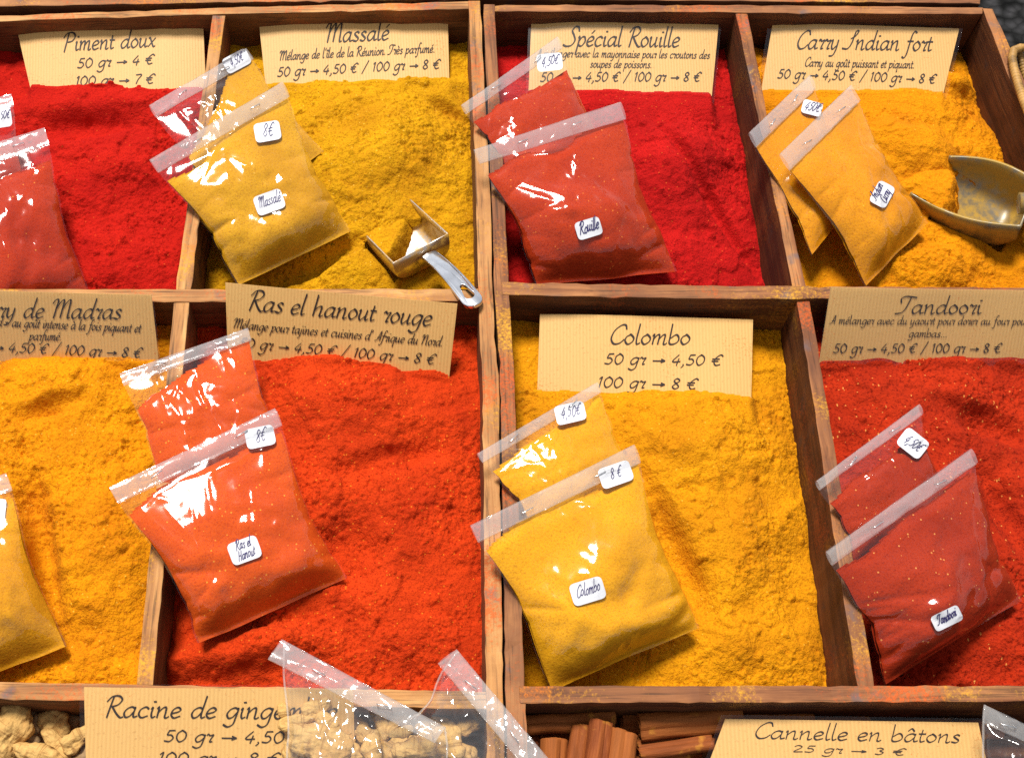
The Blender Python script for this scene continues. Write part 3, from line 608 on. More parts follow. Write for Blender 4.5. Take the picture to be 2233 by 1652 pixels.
G = {
 'a': (AA, .95), 'à': (AA + [GRA], .95), 'â': (AA + [CIR], .95),
 'b': ([[(0.12, 2.1), (0.1, 0.9), (0.1, 0.15), (0.35, 0.0), (0.68, 0.25), (0.72, 0.7), (0.5, 1.0), (0.12, 0.6)]], .84),
 'c': ([CC], .75), 'd': ([BOWL, [(0.86, 2.1), (0.74, 1.0), (0.68, 0.3), (0.75, 0.02), (0.95, 0.15)]], .95),
 'e': ([EE], .75), 'é': ([EE, ACU], .75), 'è': ([EE, GRA], .75),
 'f': ([[(0.78, 1.95), (0.6, 2.1), (0.42, 1.75), (0.3, 0.8), (0.18, -0.4), (0.0, -0.8), (-0.2, -0.7)], [(0.08, 1.0), (0.62, 1.02)]], .62),
 'g': ([BOWL, [(0.76, 1.0), (0.66, 0.1), (0.55, -0.55), (0.25, -0.8), (-0.05, -0.6)]], .86),
 'h': ([[(0.14, 2.1), (0.1, 0)], [(0.1, 0.45), (0.35, 0.9), (0.6, 0.98), (0.62, 0.6), (0.58, 0.1), (0.7, 0.0), (0.85, 0.15)]], .9),
 'i': ([[(0.06, 0.8), (0.17, 1.0), (0.12, 0.4), (0.2, 0.02), (0.4, 0.15)], dot(0.24, 1.5, .08)], .42),
 'î': ([[(0.06, 0.8), (0.17, 1.0), (0.12, 0.4), (0.2, 0.02), (0.4, 0.15)], [(0.02, 1.3), (0.22, 1.6), (0.42, 1.3)]], .42),
 'j': ([[(0.2, 1.0), (0.12, 0), (0.0, -0.7), (-0.25, -0.75)], dot(0.26, 1.5, .08)], .4),
 'l': ([[(0.18, 2.1), (0.1, 0.6), (0.16, 0.02), (0.38, 0.15)]], .4),
 'm': ([[(0.02, 0.85), (0.14, 1.0), (0.1, 0.0)], [(0.1, 0.45), (0.32, 0.92), (0.5, 0.98), (0.5, 0.5), (0.47, 0)], [(0.48, 0.45), (0.72, 0.92), (0.9, 0.98), (0.9, 0.5), (0.88, 0.05), (1.0, 0.0), (1.12, 0.15)]], 1.18),
 'n': ([[(0.02, .85), (0.14, 1.0), (0.1, 0)], [(0.1, .45), (0.38, .92), (0.58, .98), (0.6, .5), (0.58, .08), (.7, 0), (.85, .15)]], .9),
 'o': ([[(0.42, 1.0), (0.14, 0.75), (0.08, 0.35), (0.3, 0.0), (0.6, 0.25), (0.66, 0.65), (0.42, 1.0), (0.34, 0.98)]], .78),
 'p': ([[(0.02, .85), (0.14, 1.0), (0.1, 0.2), (0.0, -0.85)], [(0.12, 0.5), (0.38, 0.95), (0.62, 0.9), (0.68, 0.45), (0.42, 0.02), (0.14, 0.12)]], .82),
 'q': ([BOWL, [(0.76, 1), (0.66, 0), (0.58, -0.85), (0.72, -0.7)]], .86),
 'r': ([[(0.02, 0.85), (0.12, 1.05), (0.28, 0.86), (0.52, 0.98), (0.36, 0.4), (0.32, 0.03), (0.5, 0.1)]], .58),
 's': ([[(0.52, 0.88), (0.35, 1.0), (0.14, 0.8), (0.3, 0.55), (0.5, 0.3), (0.35, 0.02), (0.05, 0.1)]], .64),
 't': ([[(0.22, 1.5), (0.14, 0.5), (0.2, 0.03), (0.45, 0.15)], [(0.0, 1.0), (0.45, 1.0)]], .5),
 'u': (UU, .88), 'û': (UU + [CIR], .88),
 'v': ([[(0.05, 1.0), (0.2, 0.1), (0.28, 0.0), (0.55, 0.5), (0.6, 1.0)]], .68),
 'x': ([[(0.02, .95), (.15, 1), (0.5, 0.05), (0.7, 0.1)], [(0.65, 1.0), (0.02, 0.0)]], .74),
 'y': ([UU[0], [(0.64, 1.0), (0.55, 0.0), (0.35, -0.65), (0.0, -0.75)]], .85),
 'P': ([[(0.35, 1.95), (0.22, 1.0), (0.08, -0.15)], [(-0.12, 1.45), (0.2, 1.95), (0.7, 2.0), (0.95, 1.6), (0.75, 1.1), (0.3, 0.95)]], 1.02),
 'M': ([[(-0.05, 1.5), (0.12, 1.9), (0.35, 1.9), (0.3, 1.2), (0.2, 0.0)], [(0.25, 0.9), (0.6, 1.75), (0.8, 1.9), (0.8, 1.3), (0.72, 0.05)], [(0.75, 0.9), (1.1, 1.75), (1.32, 1.9), (1.32, 1.2), (1.3, 0.1), (1.5, 0.1)]], 1.55),
 'S': ([[(1.05, 1.55), (0.95, 1.95), (0.65, 2.0), (0.42, 1.6), (0.65, 1.1), (0.8, 0.6), (0.55, 0.1), (0.1, 0.0), (-0.2, 0.15)]], 1.05),
 'R': ([[(0.4, 1.95), (0.28, 1.0), (0.16, -0.05)], [(0.0, 1.45), (0.3, 1.95), (0.75, 2.0), (0.95, 1.65), (0.75, 1.2), (0.38, 1.0)], [(0.4, 1.0), (0.7, 0.4), (1.0, 0.0), (1.2, 0.05)]], 1.15),
 'C': ([[(1.1, 1.55), (1.0, 1.95), (0.7, 1.95), (0.28, 1.4), (0.12, 0.6), (0.35, 0.05), (0.75, 0.1), (1.05, 0.5)]], 1.05),
 'I': ([[(0.35, 1.15), (0.75, 1.5), (0.95, 2.0), (0.7, 1.9), (0.5, 0.7), (0.2, 0.08), (-0.3, 0.1)]], .9),
 'T': ([[(0.1, 1.25), (0.05, 1.7), (0.4, 1.97), (1.2, 1.85)], [(0.78, 1.9), (0.55, 0.8), (0.25, 0.12), (-0.25, -0.02)]], .95),
 'A': ([[(-0.1, 0.0), (0.3, 0.25), (0.8, 1.95), (0.78, 0.0)], [(0.28, 0.65), (0.88, 0.68)]], 1.0),
 'N': ([[(0, 1.5), (0.12, 1.9), (0.3, 1.9), (0.25, 1), (0.15, 0)], [(0.2, 0.8), (0.6, 1.75), (0.85, 1.9), (0.85, 1.2), (0.85, 0.1), (1.05, .1)]], 1.15),
 'H': ([[(0.2, 1.9), (0.1, 0)], [(0.85, 1.9), (0.72, 0)], [(0.12, 0.95), (0.8, 1.0)]], 1.0),
 '0': ([[(0.45, 1.5), (0.15, 1.15), (0.1, 0.5), (0.35, 0.0), (0.72, 0.4), (0.75, 1.1), (0.45, 1.5), (0.36, 1.46)]], .9),
 '1': ([[(0.08, 1.2), (0.3, 1.5), (0.24, 0.8), (0.2, 0)]], .5),
 '2': ([[(0.1, 1.2), (0.35, 1.5), (0.65, 1.25), (0.5, 0.8), (0.1, 0.05), (0.75, 0.08)]], .85),
 '3': ([[(0.12, 1.35), (0.4, 1.5), (0.62, 1.2), (0.35, 0.85), (0.65, 0.5), (0.4, 0.02), (0.05, 0.12)]], .8),
 '4': ([[(0.58, 1.5), (0.08, 0.5), (0.78, 0.5)], [(0.62, 0.95), (0.48, -0.1)]], .88),
 '5': ([[(0.75, 1.5), (0.32, 1.46)], [(0.32, 1.46), (0.22, 0.9), (0.5, 0.88), (0.68, 0.5), (0.45, 0.05), (0.05, 0.1)]], .85),
 '7': ([[(0.1, 1.45), (0.72, 1.48), (0.4, 0.7), (0.25, 0)]], .75),
 '8': ([[(0.4, 0.8), (0.16, 1.15), (0.4, 1.5), (0.66, 1.2), (0.4, 0.8), (0.1, 0.35), (0.35, 0.0), (0.66, 0.3), (0.4, 0.8)]], .82),
 '€': ([[(0.95, 1.35), (0.72, 1.55), (0.35, 1.1), (0.22, 0.5), (0.42, 0.02), (0.8, 0.15)], [(0.02, 0.92), (0.68, 0.95)], [(0.0, 0.6), (0.6, 0.62)]], 1.0),
 '→': ([[(0.05, 0.55), (1.05, 0.55)], [(0.8, 0.8), (1.15, 0.55)], [(1.15, 0.55), (0.8, 0.3)]], 1.2),
 '/': ([[(0.0, -0.3), (0.75, 1.9)]], .8), ',': ([[(0.2, 0.1), (0.22, -0.1), (0.05, -0.4)]], .42), '.': ([dot(0.15, 0.06, .07)], .4),
 "'": ([[(0.2, 2.0), (0.1, 1.5)]], .35), '»': ([[(0.0, 0.9), (0.25, 0.55), (0.0, 0.2)], [(0.3, 0.9), (0.55, 0.55), (0.3, 0.2)]], .75), ' ': ([], .55),
}
def spline(pts, n):
    p = np.asarray(pts, float)
    if len(p) == 2: return p[0] + np.linspace(0, 1, 3)[:, None] * (p[1] - p[0])
    q = np.vstack([2 * p[0] - p[1], p, 2 * p[-1] - p[-2]]); out = []
    for i in range(len(p) - 1):
        a, b, c, d = q[i:i + 4]
        for t in np.linspace(0, 1, n, endpoint=False):
            out.append(0.5 * (2 * b + (c - a) * t + (2 * a - 5 * b + 4 * c - d) * t * t + (3 * b - a - 3 * c + d) * t ** 3))
    out.append(p[-1]); return np.array(out)
def write(text, x0, y0, x1, y1, xh, nib, thin, shear=0.2, n=5, nib_ang=40, jit=0.0, rnd=None):
    """ribbon outlines of a line of text in picture units: list of (verts2d, faces)"""
    adv = sum(G[c][1] for c in text); L = math.hypot(x1 - x0, y1 - y0)
    sx = L / adv; ex = np.array([(x1 - x0) / L, (y1 - y0) / L]); ey = np.array([ex[1], -ex[0]])
    if ey[1] > 0: ey = -ey
    V = []; F = []; cur = 0.0; na = R(nib_ang)
    for ch in text:
        strokes, a = G[ch]
        dy = (rnd.uniform(-1, 1) * jit) if rnd else 0
        for s in strokes:
            p = spline(s, n)
            px = (cur + p[:, 0] + shear * p[:, 1] * xh / sx * 0.9) * sx; py = (p[:, 1] + dy) * xh
            d = np.gradient(np.stack([px, py], 1), axis=0); d /= np.linalg.norm(d, axis=1)[:, None] + 1e-9
            hw = 0.5 * np.sqrt((nib * (d[:, 0] * math.sin(na) - d[:, 1] * math.cos(na))) ** 2 + thin ** 2)
            nx, ny = -d[:, 1], d[:, 0]; b = len(V)
            e = 0.3 * hw; px = px.copy(); py = py.copy()
            px[0] -= d[0, 0] * e[0]; py[0] -= d[0, 1] * e[0]; px[-1] += d[-1, 0] * e[-1]; py[-1] += d[-1, 1] * e[-1]
            for i in range(len(px)):
                for sg in (1, -1):
                    w = np.array([x0, y0]) + ex * (px[i] + sg * nx[i] * hw[i]) + ey * (py[i] + sg * ny[i] * hw[i])
                    V.append(w)
            for i in range(len(px) - 1): F.append((b + 2 * i, b + 2 * i + 1, b + 2 * i + 3, b + 2 * i + 2))
        cur += a
    return V, F

# ------------------------------------------------------------------ cards
def slab(q, n, up, down, bow=None, nu=40, nv=8):
    """thin sheet over four coplanar corners, q TL,TR,BR,BL"""
    u, v = np.meshgrid(np.linspace(0, 1, nu), np.linspace(0, 1, nv), indexing='ij'); U, Vv = u[..., None], v[..., None]
    P = (q[0] * (1 - U) + q[1] * U) * (1 - Vv) + (q[3] * (1 - U) + q[2] * U) * Vv
    if bow: P = np.array([bow(p) for p in P.reshape(-1, 3)]).reshape(P.shape)
    T = (P + n * up).reshape(-1, 3); B = (P + n * down).reshape(-1, 3)
    F = [tuple(f) for f in grid_faces(nu, nv, flip=True)] + [tuple(f) for f in grid_faces(nu, nv, nu * nv)]
    o = nu * nv
    rim = [i * nv for i in range(nu)] + [(nu - 1) * nv + j for j in range(1, nv)] + [i * nv + nv - 1 for i in range(nu - 2, -1, -1)] + [j for j in range(nv - 2, 0, -1)]
    for a, b in zip(rim, rim[1:] + rim[:1]): F.append((a, b, b + o, a + o))
    return np.vstack([T, B]), F
for cd in CARDS:
    p0, n = cd['p0'], cd['n']; TL, TR, BR, BL = [np.array(p, float) for p in cd['q']]
    f = cd['ext'] / np.linalg.norm(BL - TL)
    BLx, BRx = BL + (BL - TL) * f, BR + (BR - TR) * f
    q = [on_plane(*p, p0, n) for p in (TL, TR, BRx, BLx)]
    root = thing('price_card', (q[2] + q[3]) / 2, cd['label'], 'price card', 'handwritten style kraft price cards')
    bend = random.Random(len(cd['title'])).choice((0.0016, 0.0022, 0.0012)); e1_ = unit(q[1] - q[0]); wq_ = np.linalg.norm(q[1] - q[0]); e2_ = unit(q[3] - q[0]); hq_ = np.linalg.norm(q[3] - q[0])
    def bow(p):
        u_ = np.dot(p - q[0], e1_) / wq_; v_ = np.dot(p - q[0], e2_) / hq_
        return p + n * (bend * (1 - (2 * u_ - 1) ** 2) + 0.25 * bend * math.sin(7 * u_ + 2 * v_))
    v, fc = slab(q, n, 0.0, -0.0005, bow)
    o = part('paper', v, fc, M['card'], root, smooth_=False)
    me = o.data; uvl = me.uv_layers.new(name='UVMap'); e1 = unit(q[1] - q[0]); e2 = np.cross(n, e1); org = np.array(ORG[root.name])
    co = np.empty(len(me.vertices) * 3); me.vertices.foreach_get('co', co); co = co.reshape(-1, 3) + org - q[0]
    li = np.empty(len(me.loops), dtype=np.int32); me.loops.foreach_get('vertex_index', li)
    uv = np.stack([co[li] @ e1, co[li] @ e2], 1).astype(np.float32); uvl.data.foreach_set('uv', uv.ravel())
    V = []; F = []
    for ln in cd['lines']:
        t, x0, y0, x1, y1, xh = ln
        big = xh > 17.5; nib = xh * (0.20 if big else 0.20); thin = xh * (0.085 if big else 0.115)
        a, b = write(t, x0, y0, x1, y1, xh, nib, thin)
        k0 = len(V); V += a; F += [tuple(i + k0 for i in ff) for ff in b]
    part('lettering', [bow(on_plane(*p, p0, n)) + n * 0.0004 for p in V], F, M['ink'], root, smooth_=False)
    lm = cd['lam']
    if lm:
        cx = lm
        ql = [on_plane(*p, p0, n) for p in (TL + (-cx, -cx * 0.9), TR + (cx, -cx * 0.9), BRx + (cx, 0), BLx + (-cx, 0))]
        v, fc = slab(ql, n, 0.0010, 0.0009, bow)
        part('laminate', v, fc, M['lam'], root, smooth_=False)

# ------------------------------------------------------------------ bags
def creases(s, t, rnd, W, H, n, amp, t0, t1):
    z = np.zeros_like(s)
    for _ in range(n):
        c = (rnd.uniform(0.05, 0.95) * W, rnd.uniform(t0, t1) * H); a = rnd.gauss(1.15, 0.6) if rnd.random() < 0.7 else rnd.gauss(2.2, 0.4); L = rnd.uniform(0.12, 0.5) * W
        w = rnd.uniform(0.0008, 0.0022); am = amp * rnd.uniform(0.3, 1.0)
        x = s * W - c[0]; y = t * H - c[1]; l = x * math.cos(a) + y * math.sin(a); d = -x * math.sin(a) + y * math.cos(a)
        d = d + 0.06 * L * np.sin(l / L * 2.5 + c[0] * 900)
        side = np.where(d > 0, 1.0, 0.35)
        z += am * np.exp(-np.abs(d) / (w * (0.6 + 1.6 * side * np.clip((l / L + 1) / 2, 0.05, 1)))) * np.clip(1 - (l / L) ** 2, 0, 1)
    return z
BAGOBJ = []
SPINK = {'piment': 'f_piment', 'massale': 'f_massale', 'rouille': 'f_rouille', 'carry': 'f_carry', 'madras': 'f_madras', 'ras': 'f_ras', 'colombo': 'f_colombo', 'tandoori': 'f_tandoori'}
def make_bag(key, label, TL, TR, BR, BL, z4, puff, fill, seed, hdr=0.10, loose=False, group='clear bags of ground spice', nocontent=False, wr=1.0, hq=None, tilt=0.0):
    rnd = random.Random(seed); Q = [at(*p, z / 100) for p, z in zip((TL, TR, BR, BL), z4)]
    W = (np.linalg.norm(Q[1] - Q[0]) + np.linalg.norm(Q[2] - Q[3])) / 2; H = (np.linalg.norm(Q[3] - Q[0]) + np.linalg.norm(Q[2] - Q[1])) / 2
    ns, nt = max(30, int(W / 0.0011)), max(40, int(H / 0.0011))
    s, t = np.meshgrid(np.linspace(0, 1, ns), np.linspace(0, 1, nt), indexing='ij')
    pin = 0.045 * np.sin(np.pi * np.clip((t - hdr) / (1 - hdr), 0, 1)) ** 1.5 * (0.6 + 0.8 * vnoise(t * 5, s * 0 + seed, seed))
    # folds that bite into the side seams
    for q in range(3):
        tc_ = rnd.uniform(0.3, 0.9); pin = pin + np.where(s > 0.5, 1, 0) * rnd.uniform(0, 0.018) * np.exp(-np.abs(t - tc_) / 0.03)
        tc_ = rnd.uniform(0.3, 0.9); pin = pin + np.where(s < 0.5, 1, 0) * rnd.uniform(0, 0.018) * np.exp(-np.abs(t - tc_) / 0.03)
    ss = 0.5 + (s - 0.5) * (1 - 2 * pin)
    tt = t + 0.012 * (vnoise(s * 4, s * 0 + 3, seed + 5) - 0.5) * smooth(0.8, 1.0, t)
    S, T = ss[..., None], tt[..., None]
    P = (Q[0] * (1 - S) + Q[1] * S) * (1 - T) + (Q[3] * (1 - S) + Q[2] * S) * T
    n = unit(np.cross(Q[1] - Q[3], Q[2] - Q[0])); n = n if n[2] > 0 else -n
    n = unit(n)
    x = np.abs(2 * s - 1)
    side = np.clip(1 - x ** 2.6, 0, 1) ** 0.66
    te = t + 0.05 * (fbm(s * 3 + seed * 1.7, s * 0 + 4.4, 2, seed + 12) - 0.5)
    prof = smooth(hdr * 0.8, hdr + 0.50, t) * np.clip(1 - smooth(0.74, 0.985, te) ** 1.6, 0, 1) ** 0.6 * np.clip((1 - t) / 0.02, 0, 1)
    lump = 0.55 + 0.9 * fbm(s * 2.8 + seed, t * 3.2, 3, seed + 2)
    # pinched folds that run in from the seams and the bottom corners
    fold = np.ones_like(s)
    for q in range(8):
        left = rnd.random() < 0.5; c_ = (0.0 if left else W, rnd.uniform(0.25, 0.98) * H)
        a_ = rnd.uniform(-0.9, 0.5) if left else math.pi + rnd.uniform(-0.5, 0.9); L_ = rnd.uniform(0.15, 0.45) * W; dp = rnd.uniform(0.12, 0.42)
        x_ = s * W - c_[0]; y_ = t * H - c_[1]; l_ = x_ * math.cos(a_) + y_ * math.sin(a_); d_ = -x_ * math.sin(a_) + y_ * math.cos(a_)
        wd = 0.0016 + 0.10 * np.abs(l_)
        fold *= 1 - dp * np.exp(-np.abs(d_) / wd) * np.clip(1 - l_ / L_, 0, 1) ** 0.8 * (l_ > -0.004)
    h = 0.88 * puff / 100 * side * prof * lump * fold
    full = smooth(fill - 0.03, fill + 0.03, t + tilt * (s - 0.5) + 0.10 * (fbm(s * 4, t * 0.5 + seed, 3, seed + 9) - 0.5))
    hc = h * full
    hf = np.maximum(hc, h * 0.55 * np.sin(np.pi * np.clip((t - hdr) / 0.5, 0, 1)) * 0.6)
    inner = np.clip(side * smooth(hdr * 0.6, hdr + 0.10, t) * (1 - smooth(0.94, 1.0, t)), 0, 1)
    slack = (0.30 + 0.95 * (1 - full) + 0.55 * (1 - smooth(0.15, 0.60, t)))
    fac = np.zeros_like(s)
    for q in range(9 if loose else 6):
        c_ = (rnd.uniform(0.1, 0.9) * W, rnd.uniform(0.12, 0.62) * H); a_ = rnd.uniform(0, math.pi); A_ = rnd.uniform(0.015, 0.085) * (1.5 if loose else 1) * rnd.choice((-1, 1, 1))
        d_ = -(s * W - c_[0]) * math.sin(a_) + (t * H - c_[1]) * math.cos(a_)
        d_ = d_ + 0.10 * W * (fbm(s * 2.5 + q * 7, t * 2.5, 2, seed + q) - 0.5)
        fac += A_ * np.sqrt(d_ * d_ + 0.0007 ** 2)
    fac -= fac.mean(); fac = 0.0042 * np.tanh(fac / 0.0042) + 0.0040
    ua = rnd.uniform(0.5, 1.1); xa = s * W * math.cos(ua) + t * H * math.sin(ua); ya = -s * W * math.sin(ua) + t * H * math.cos(ua)
    und = fbm(xa * 17 + seed, ya * 75 + 1.2 * fbm(s * 3, t * 3, 2, seed + 44), 2, seed + 4, 0.4) * 0.0022 * smooth(0.35, 0.65, fbm(s * 2.2, t * 2.2 + seed, 2, seed + 45))
    wk = (und * slack + fac * np.clip(slack, 0, 1.1) * 0.75 + creases(s, t, rnd, W, H, 16 if loose else 13, 0.0016, 0.1, 0.65) * np.clip(slack, 0.3, 1) +
          creases(s, t, rnd, W, H, 9, 0.0014, 0.5, 0.97) * 0.8) * inner * wr
    if loose: wk = wk + inner * (0.0030 * np.abs(2 * fbm(s * W * 70, t * H * 70, 3, seed + 8) - 1))
    film = hf + 0.0006 + wk
    root = thing('spice_bag', (Q[2] + Q[3]) / 2, label, 'plastic bag', group)
    front = (P + n * film[..., None]).reshape(-1, 3)
    back = (P - n * 0.0004).reshape(-1, 3)
    # film pouch: front and back sheets
    fF = grid_faces(ns, nt, flip=True); fB = grid_faces(ns, nt, ns * nt)
    fo = part('film', np.vstack([front, back]), np.vstack([fF, fB]), M['film_loose'] if loose else M['film'], root)
    verts = [front]; faces = [fF]
    if nocontent:
        for idx in (0, ns - 1):
            pth = [(P + n * (film[..., None] * 0.5))[idx, j] for j in range(0, nt, 3)]
            sv_, sf_ = tube(pth, 0.0006, 6); part('side_seam', sv_, sf_, M['flap_clear'], root)
    if not nocontent:
        m = t >= fill - 0.10
        jj = int(np.argmax(np.linspace(0, 1, nt) >= max(hdr * 0.9, fill - 0.09 - abs(tilt) / 2))); sub = slice(jj, nt)
        grain = (fbm(s * W * 700, t * H * 700, 2, seed + 60) - 0.5) * 0.0003
        und2 = (und + fac * 0.6) * (0.15 + 0.55 * (1 - smooth(0.15, 0.60, t))) * inner * 0.8 * wr
        hcx = np.minimum(np.maximum(hc + und2 * full * 0.9 + grain * full, -0.0006) - 0.0001, film - 0.0005)
        edge = np.clip(side * 9, 0, 1)
        hcx = np.where(full < 0.03, -0.0009, hcx * edge + 0.00005 * (1 - edge))
        cf = (P + n * hcx[..., None])[1:-1, sub].reshape(-1, 3); cb = (P - n * 0.0002)[1:-1, sub].reshape(-1, 3)
        a, b = ns - 2, nt - jj
        fm = full[1:-1, sub].reshape(-1) > 0.02; gf = grid_faces(a, b, flip=True); gb = grid_faces(a, b); kf = fm[gf].any(1); kb = fm[gb].any(1)
        part('powder', np.vstack([cf, cb]), np.vstack([gf[kf], gb[kb] + a * b]), M[SPINK[key]], root)
    # folded header flap: a flattened roll of film along the top edge
    nl = 22; nsf = 46; sl = np.linspace(-0.006, 1.006, nsf); HV = []; hh = hdr * 1.0
    HQ = [on_plane(*p, Q[0] + n * 0.003, n) for p in hq] if hq else None
    loop = []
    for i in range(nl):
        w = 2 * math.pi * i / nl; loop.append((0.5 - 0.5 * np.sign(math.cos(w)) * abs(math.cos(w)) ** 0.95, math.sin(w)))
    for i, sv in enumerate(sl):
        thick = 0.0014 + 0.0013 * float(vnoise(np.array(sv * 6), np.array(0.5), seed + 70)); wob = (0.006 if nocontent else 0.0016) * (float(vnoise(np.array(sv * 4.0), np.array(1.5), seed + 71)) - 0.5)
        for (tv, nv_) in loop:
            dent = (0.0022 if nocontent else 0.0008) * float(vnoise(np.array(sv * 14), np.array(tv * 2.0), seed + 72))
            tq = tv * hh
            if hq: p = (HQ[0] * (1 - sv) + HQ[1] * sv) * (1 - tv) + (HQ[3] * (1 - sv) + HQ[2] * sv) * tv
            else: p = (Q[0] * (1 - sv) + Q[1] * sv) * (1 - tq) + (Q[3] * (1 - sv) + Q[2] * sv) * tq
            HV.append(p + n * (0.0016 + wob + nv_ * (thick * 0.8) - (dent if nv_ > 0 else 0)))
    HF = []
    for i in range(nsf - 1):
        for j in range(nl): HF.append((i * nl + j, (i + 1) * nl + j, (i + 1) * nl + (j + 1) % nl, i * nl + (j + 1) % nl))
    fl = part('header_flap', HV, HF, M['flap_clear' if nocontent else 'flap'], root)
    verts.append(np.array(HV)); faces.append(np.array(HF) + ns * nt)
    allv = np.vstack(verts); allf = [tuple(int(i) for i in f) for ff in faces for f in ff]
    bvh = BVHTree.FromPolygons([Vector(v) for v in allv], allf)
    e1 = unit(Q[1] - Q[0])
    for fs in (rnd.uniform(0.24, 0.32), rnd.uniform(0.66, 0.78)):
        tq = hh * rnd.uniform(0.42, 0.6); c = (Q[0] * (1 - fs) + Q[1] * fs) * (1 - tq) + (Q[3] * (1 - fs) + Q[2] * fs) * tq + n * 0.0036
        if hq: c = (HQ[0] * (1 - fs) + HQ[1] * fs) * .5 + (HQ[3] * (1 - fs) + HQ[2] * fs) * .5 + n * 0.0036
        d = unit(e1 + 0.25 * rnd.uniform(-1, 1) * np.cross(n, e1)); L = 0.0036
        path = [c - d * L - n * 0.003, c - d * L - n * 0.0004, c - d * L * 0.9, c + d * L * 0.9, c + d * L - n * 0.0004, c + d * L - n * 0.003]
        v, f = tube(path, 0.00032, 6); part('staple', v, f, M['staple'], root, parent=fl)
    b = dict(root=root, bvh=bvh, n=n, Q=Q); BAGOBJ.append(b); return b
def hit(b, px, py, lift):
    d = ray(px, py); loc, nor, idx, dist = b['bvh'].ray_cast(Vector(CAMP), Vector(d))
    if loc is None:
        return on_plane(px, py, b['Q'][0] + b['n'] * 0.004, b['n'])
    return np.array(loc) + b['n'] * lift
def sticker(b, cx, cy, w, h, ang, lines, xh, pen=1.35, shape=None, name='sticker', label=None):
    ca, sa = math.cos(R(ang)), math.sin(R(ang))
    def lp(x, y): return (cx + x * ca - y * sa, cy + x * sa + y * ca)
    nx, ny = 13, 9; V = []; rr = min(w, h) * 0.22
    for i in range(nx):
        for j in range(ny):
            a, c = (i / (nx - 1) * 2 - 1), (j / (ny - 1) * 2 - 1)
            x, y = a * w / 2, c * h / 2
            ix, iy = max(abs(x) - (w / 2 - rr), 0), max(abs(y) - (h / 2 - rr), 0); dd = math.hypot(ix, iy)
            if dd > rr:
                k_ = rr / dd; x = math.copysign(w / 2 - rr + ix * k_, x); y = math.copysign(h / 2 - rr + iy * k_, y)
            V.append(lp(x, y))
    # smooth the sheet: it bridges small wrinkles of the film
    pts = np.array([hit(b, *p, 0.0) for p in V]); n = b['n']
    A = np.stack([np.ones(len(V)), [p[0] for p in V], [p[1] for p in V]], 1)
    hgt = (pts - b['Q'][0]) @ n; co, *_ = np.linalg.lstsq(A, hgt, rcond=None); fit = A @ co
    res = np.clip(hgt - fit, -0.0040, 0.0030).reshape(nx, ny); res0 = res.copy()
    for _ in range(4):
        pd = np.pad(res, 1, mode='edge'); res = (pd[:-2, 1:-1] + pd[2:, 1:-1] + pd[1:-1, :-2] + pd[1:-1, 2:] + 2 * res) / 6; res = np.maximum(res, res0 - 0.0001)
    xs_ = np.array([p[0] for p in V]); ys_ = np.array([p[1] for p in V]); rf = res.ravel()
    def place(p, lift):
        w_ = 1.0 / ((xs_ - p[0]) ** 2 + (ys_ - p[1]) ** 2 + 0.5) ** 2
        hq = co[0] + co[1] * p[0] + co[2] * p[1] + float((w_ * rf).sum() / w_.sum()) + 0.00012 + lift
        return on_plane(p[0], p[1], b['Q'][0] + n * hq, n)
    o = part(name, [place(p, 0) for p in V], grid_faces(nx, ny, flip=True), M['sticker'], b['root'], smooth_=False)
    LV = []; LF = []; rnd = random.Random(int(cx))
    for li, tx in enumerate(lines):
        wid = sum(G[c][1] for c in tx); xh = min(xh, w * 0.88 / (wid * 0.66)); L = min(w * 0.86, wid * xh * 0.72)
        y = (li - (len(lines) - 1) / 2) * xh * 2.1 + xh * 0.55
        p0, p1 = lp(-L / 2, y), lp(L / 2, y - 1.5)
        a, f = write(tx, *p0, *p1, xh, 0.0, pen, shear=0.35, jit=0.12, rnd=rnd)
        k0 = len(LV); LV += a; LF += [tuple(i + k0 for i in q) for q in f]
    if LV: part('handwriting', [place(p, 0.0003) for p in LV], LF, M['pen'], b['root'], parent=o, smooth_=False)
    return o

B = []
for i, bg_ in enumerate(BAGS):
    key, label, TL, TR, BR, BL, z4, puff, fill = bg_
    B.append(make_bag(key, label, TL, TR, BR, BL, z4, puff, fill, 100 + i * 13, hdr=(0.125 if i in (6, 7) else 0.105), tilt={2: 0.5, 9: 0.25, 3: 0.12, 4: -0.1}.get(i, 0.06)))
sticker(B[0], 5, 255, 40, 46, -8, ['4,50€'], 11)
sticker(B[2], 516, 134, 58, 36, -28, ['4,50€'], 11)
sticker(B[3], 583, 287, 57, 42, -10, ['8€'], 18)
sticker(B[3], 587, 441, 64, 44, -20, ['Massalé'], 12)
sticker(B[4], 1198, 136, 56, 38, -6, ['4,50€'], 13)
sticker(B[5], 1283, 498, 56, 40, -17, ['Rouille'], 13, pen=2.0)
sticker(B[6], 1770, 236, 44, 30, 15, ['450€'], 13)
sticker(B[7], 1923, 424, 52, 40, -62, ['Indian', 'Curry'], 10, pen=1.4)
sticker(B[8], 0, 1112, 24, 50, 6, [], 10)
sticker(B[10], 567, 952, 64, 44, -12, ['8€'], 18)
sticker(B[10], 533, 1199, 68, 50, -20, ['Ras el', 'Hanout'], 11, pen=1.5)
sticker(B[11], 1243, 900, 66, 42, -13, ['4,50€'], 15)
sticker(B[12], 1342, 1034, 72, 46, -19, ['8 €'], 15)
sticker(B[12], 1281, 1288, 74, 50, -17, ['Colombo'], 13)
sticker(B[13], 1990, 966, 62, 46, 38, ['4,50€'], 14)
sticker(B[14], 2064, 1347, 66, 36, -26, ['Tandoori'], 10, pen=2.0)

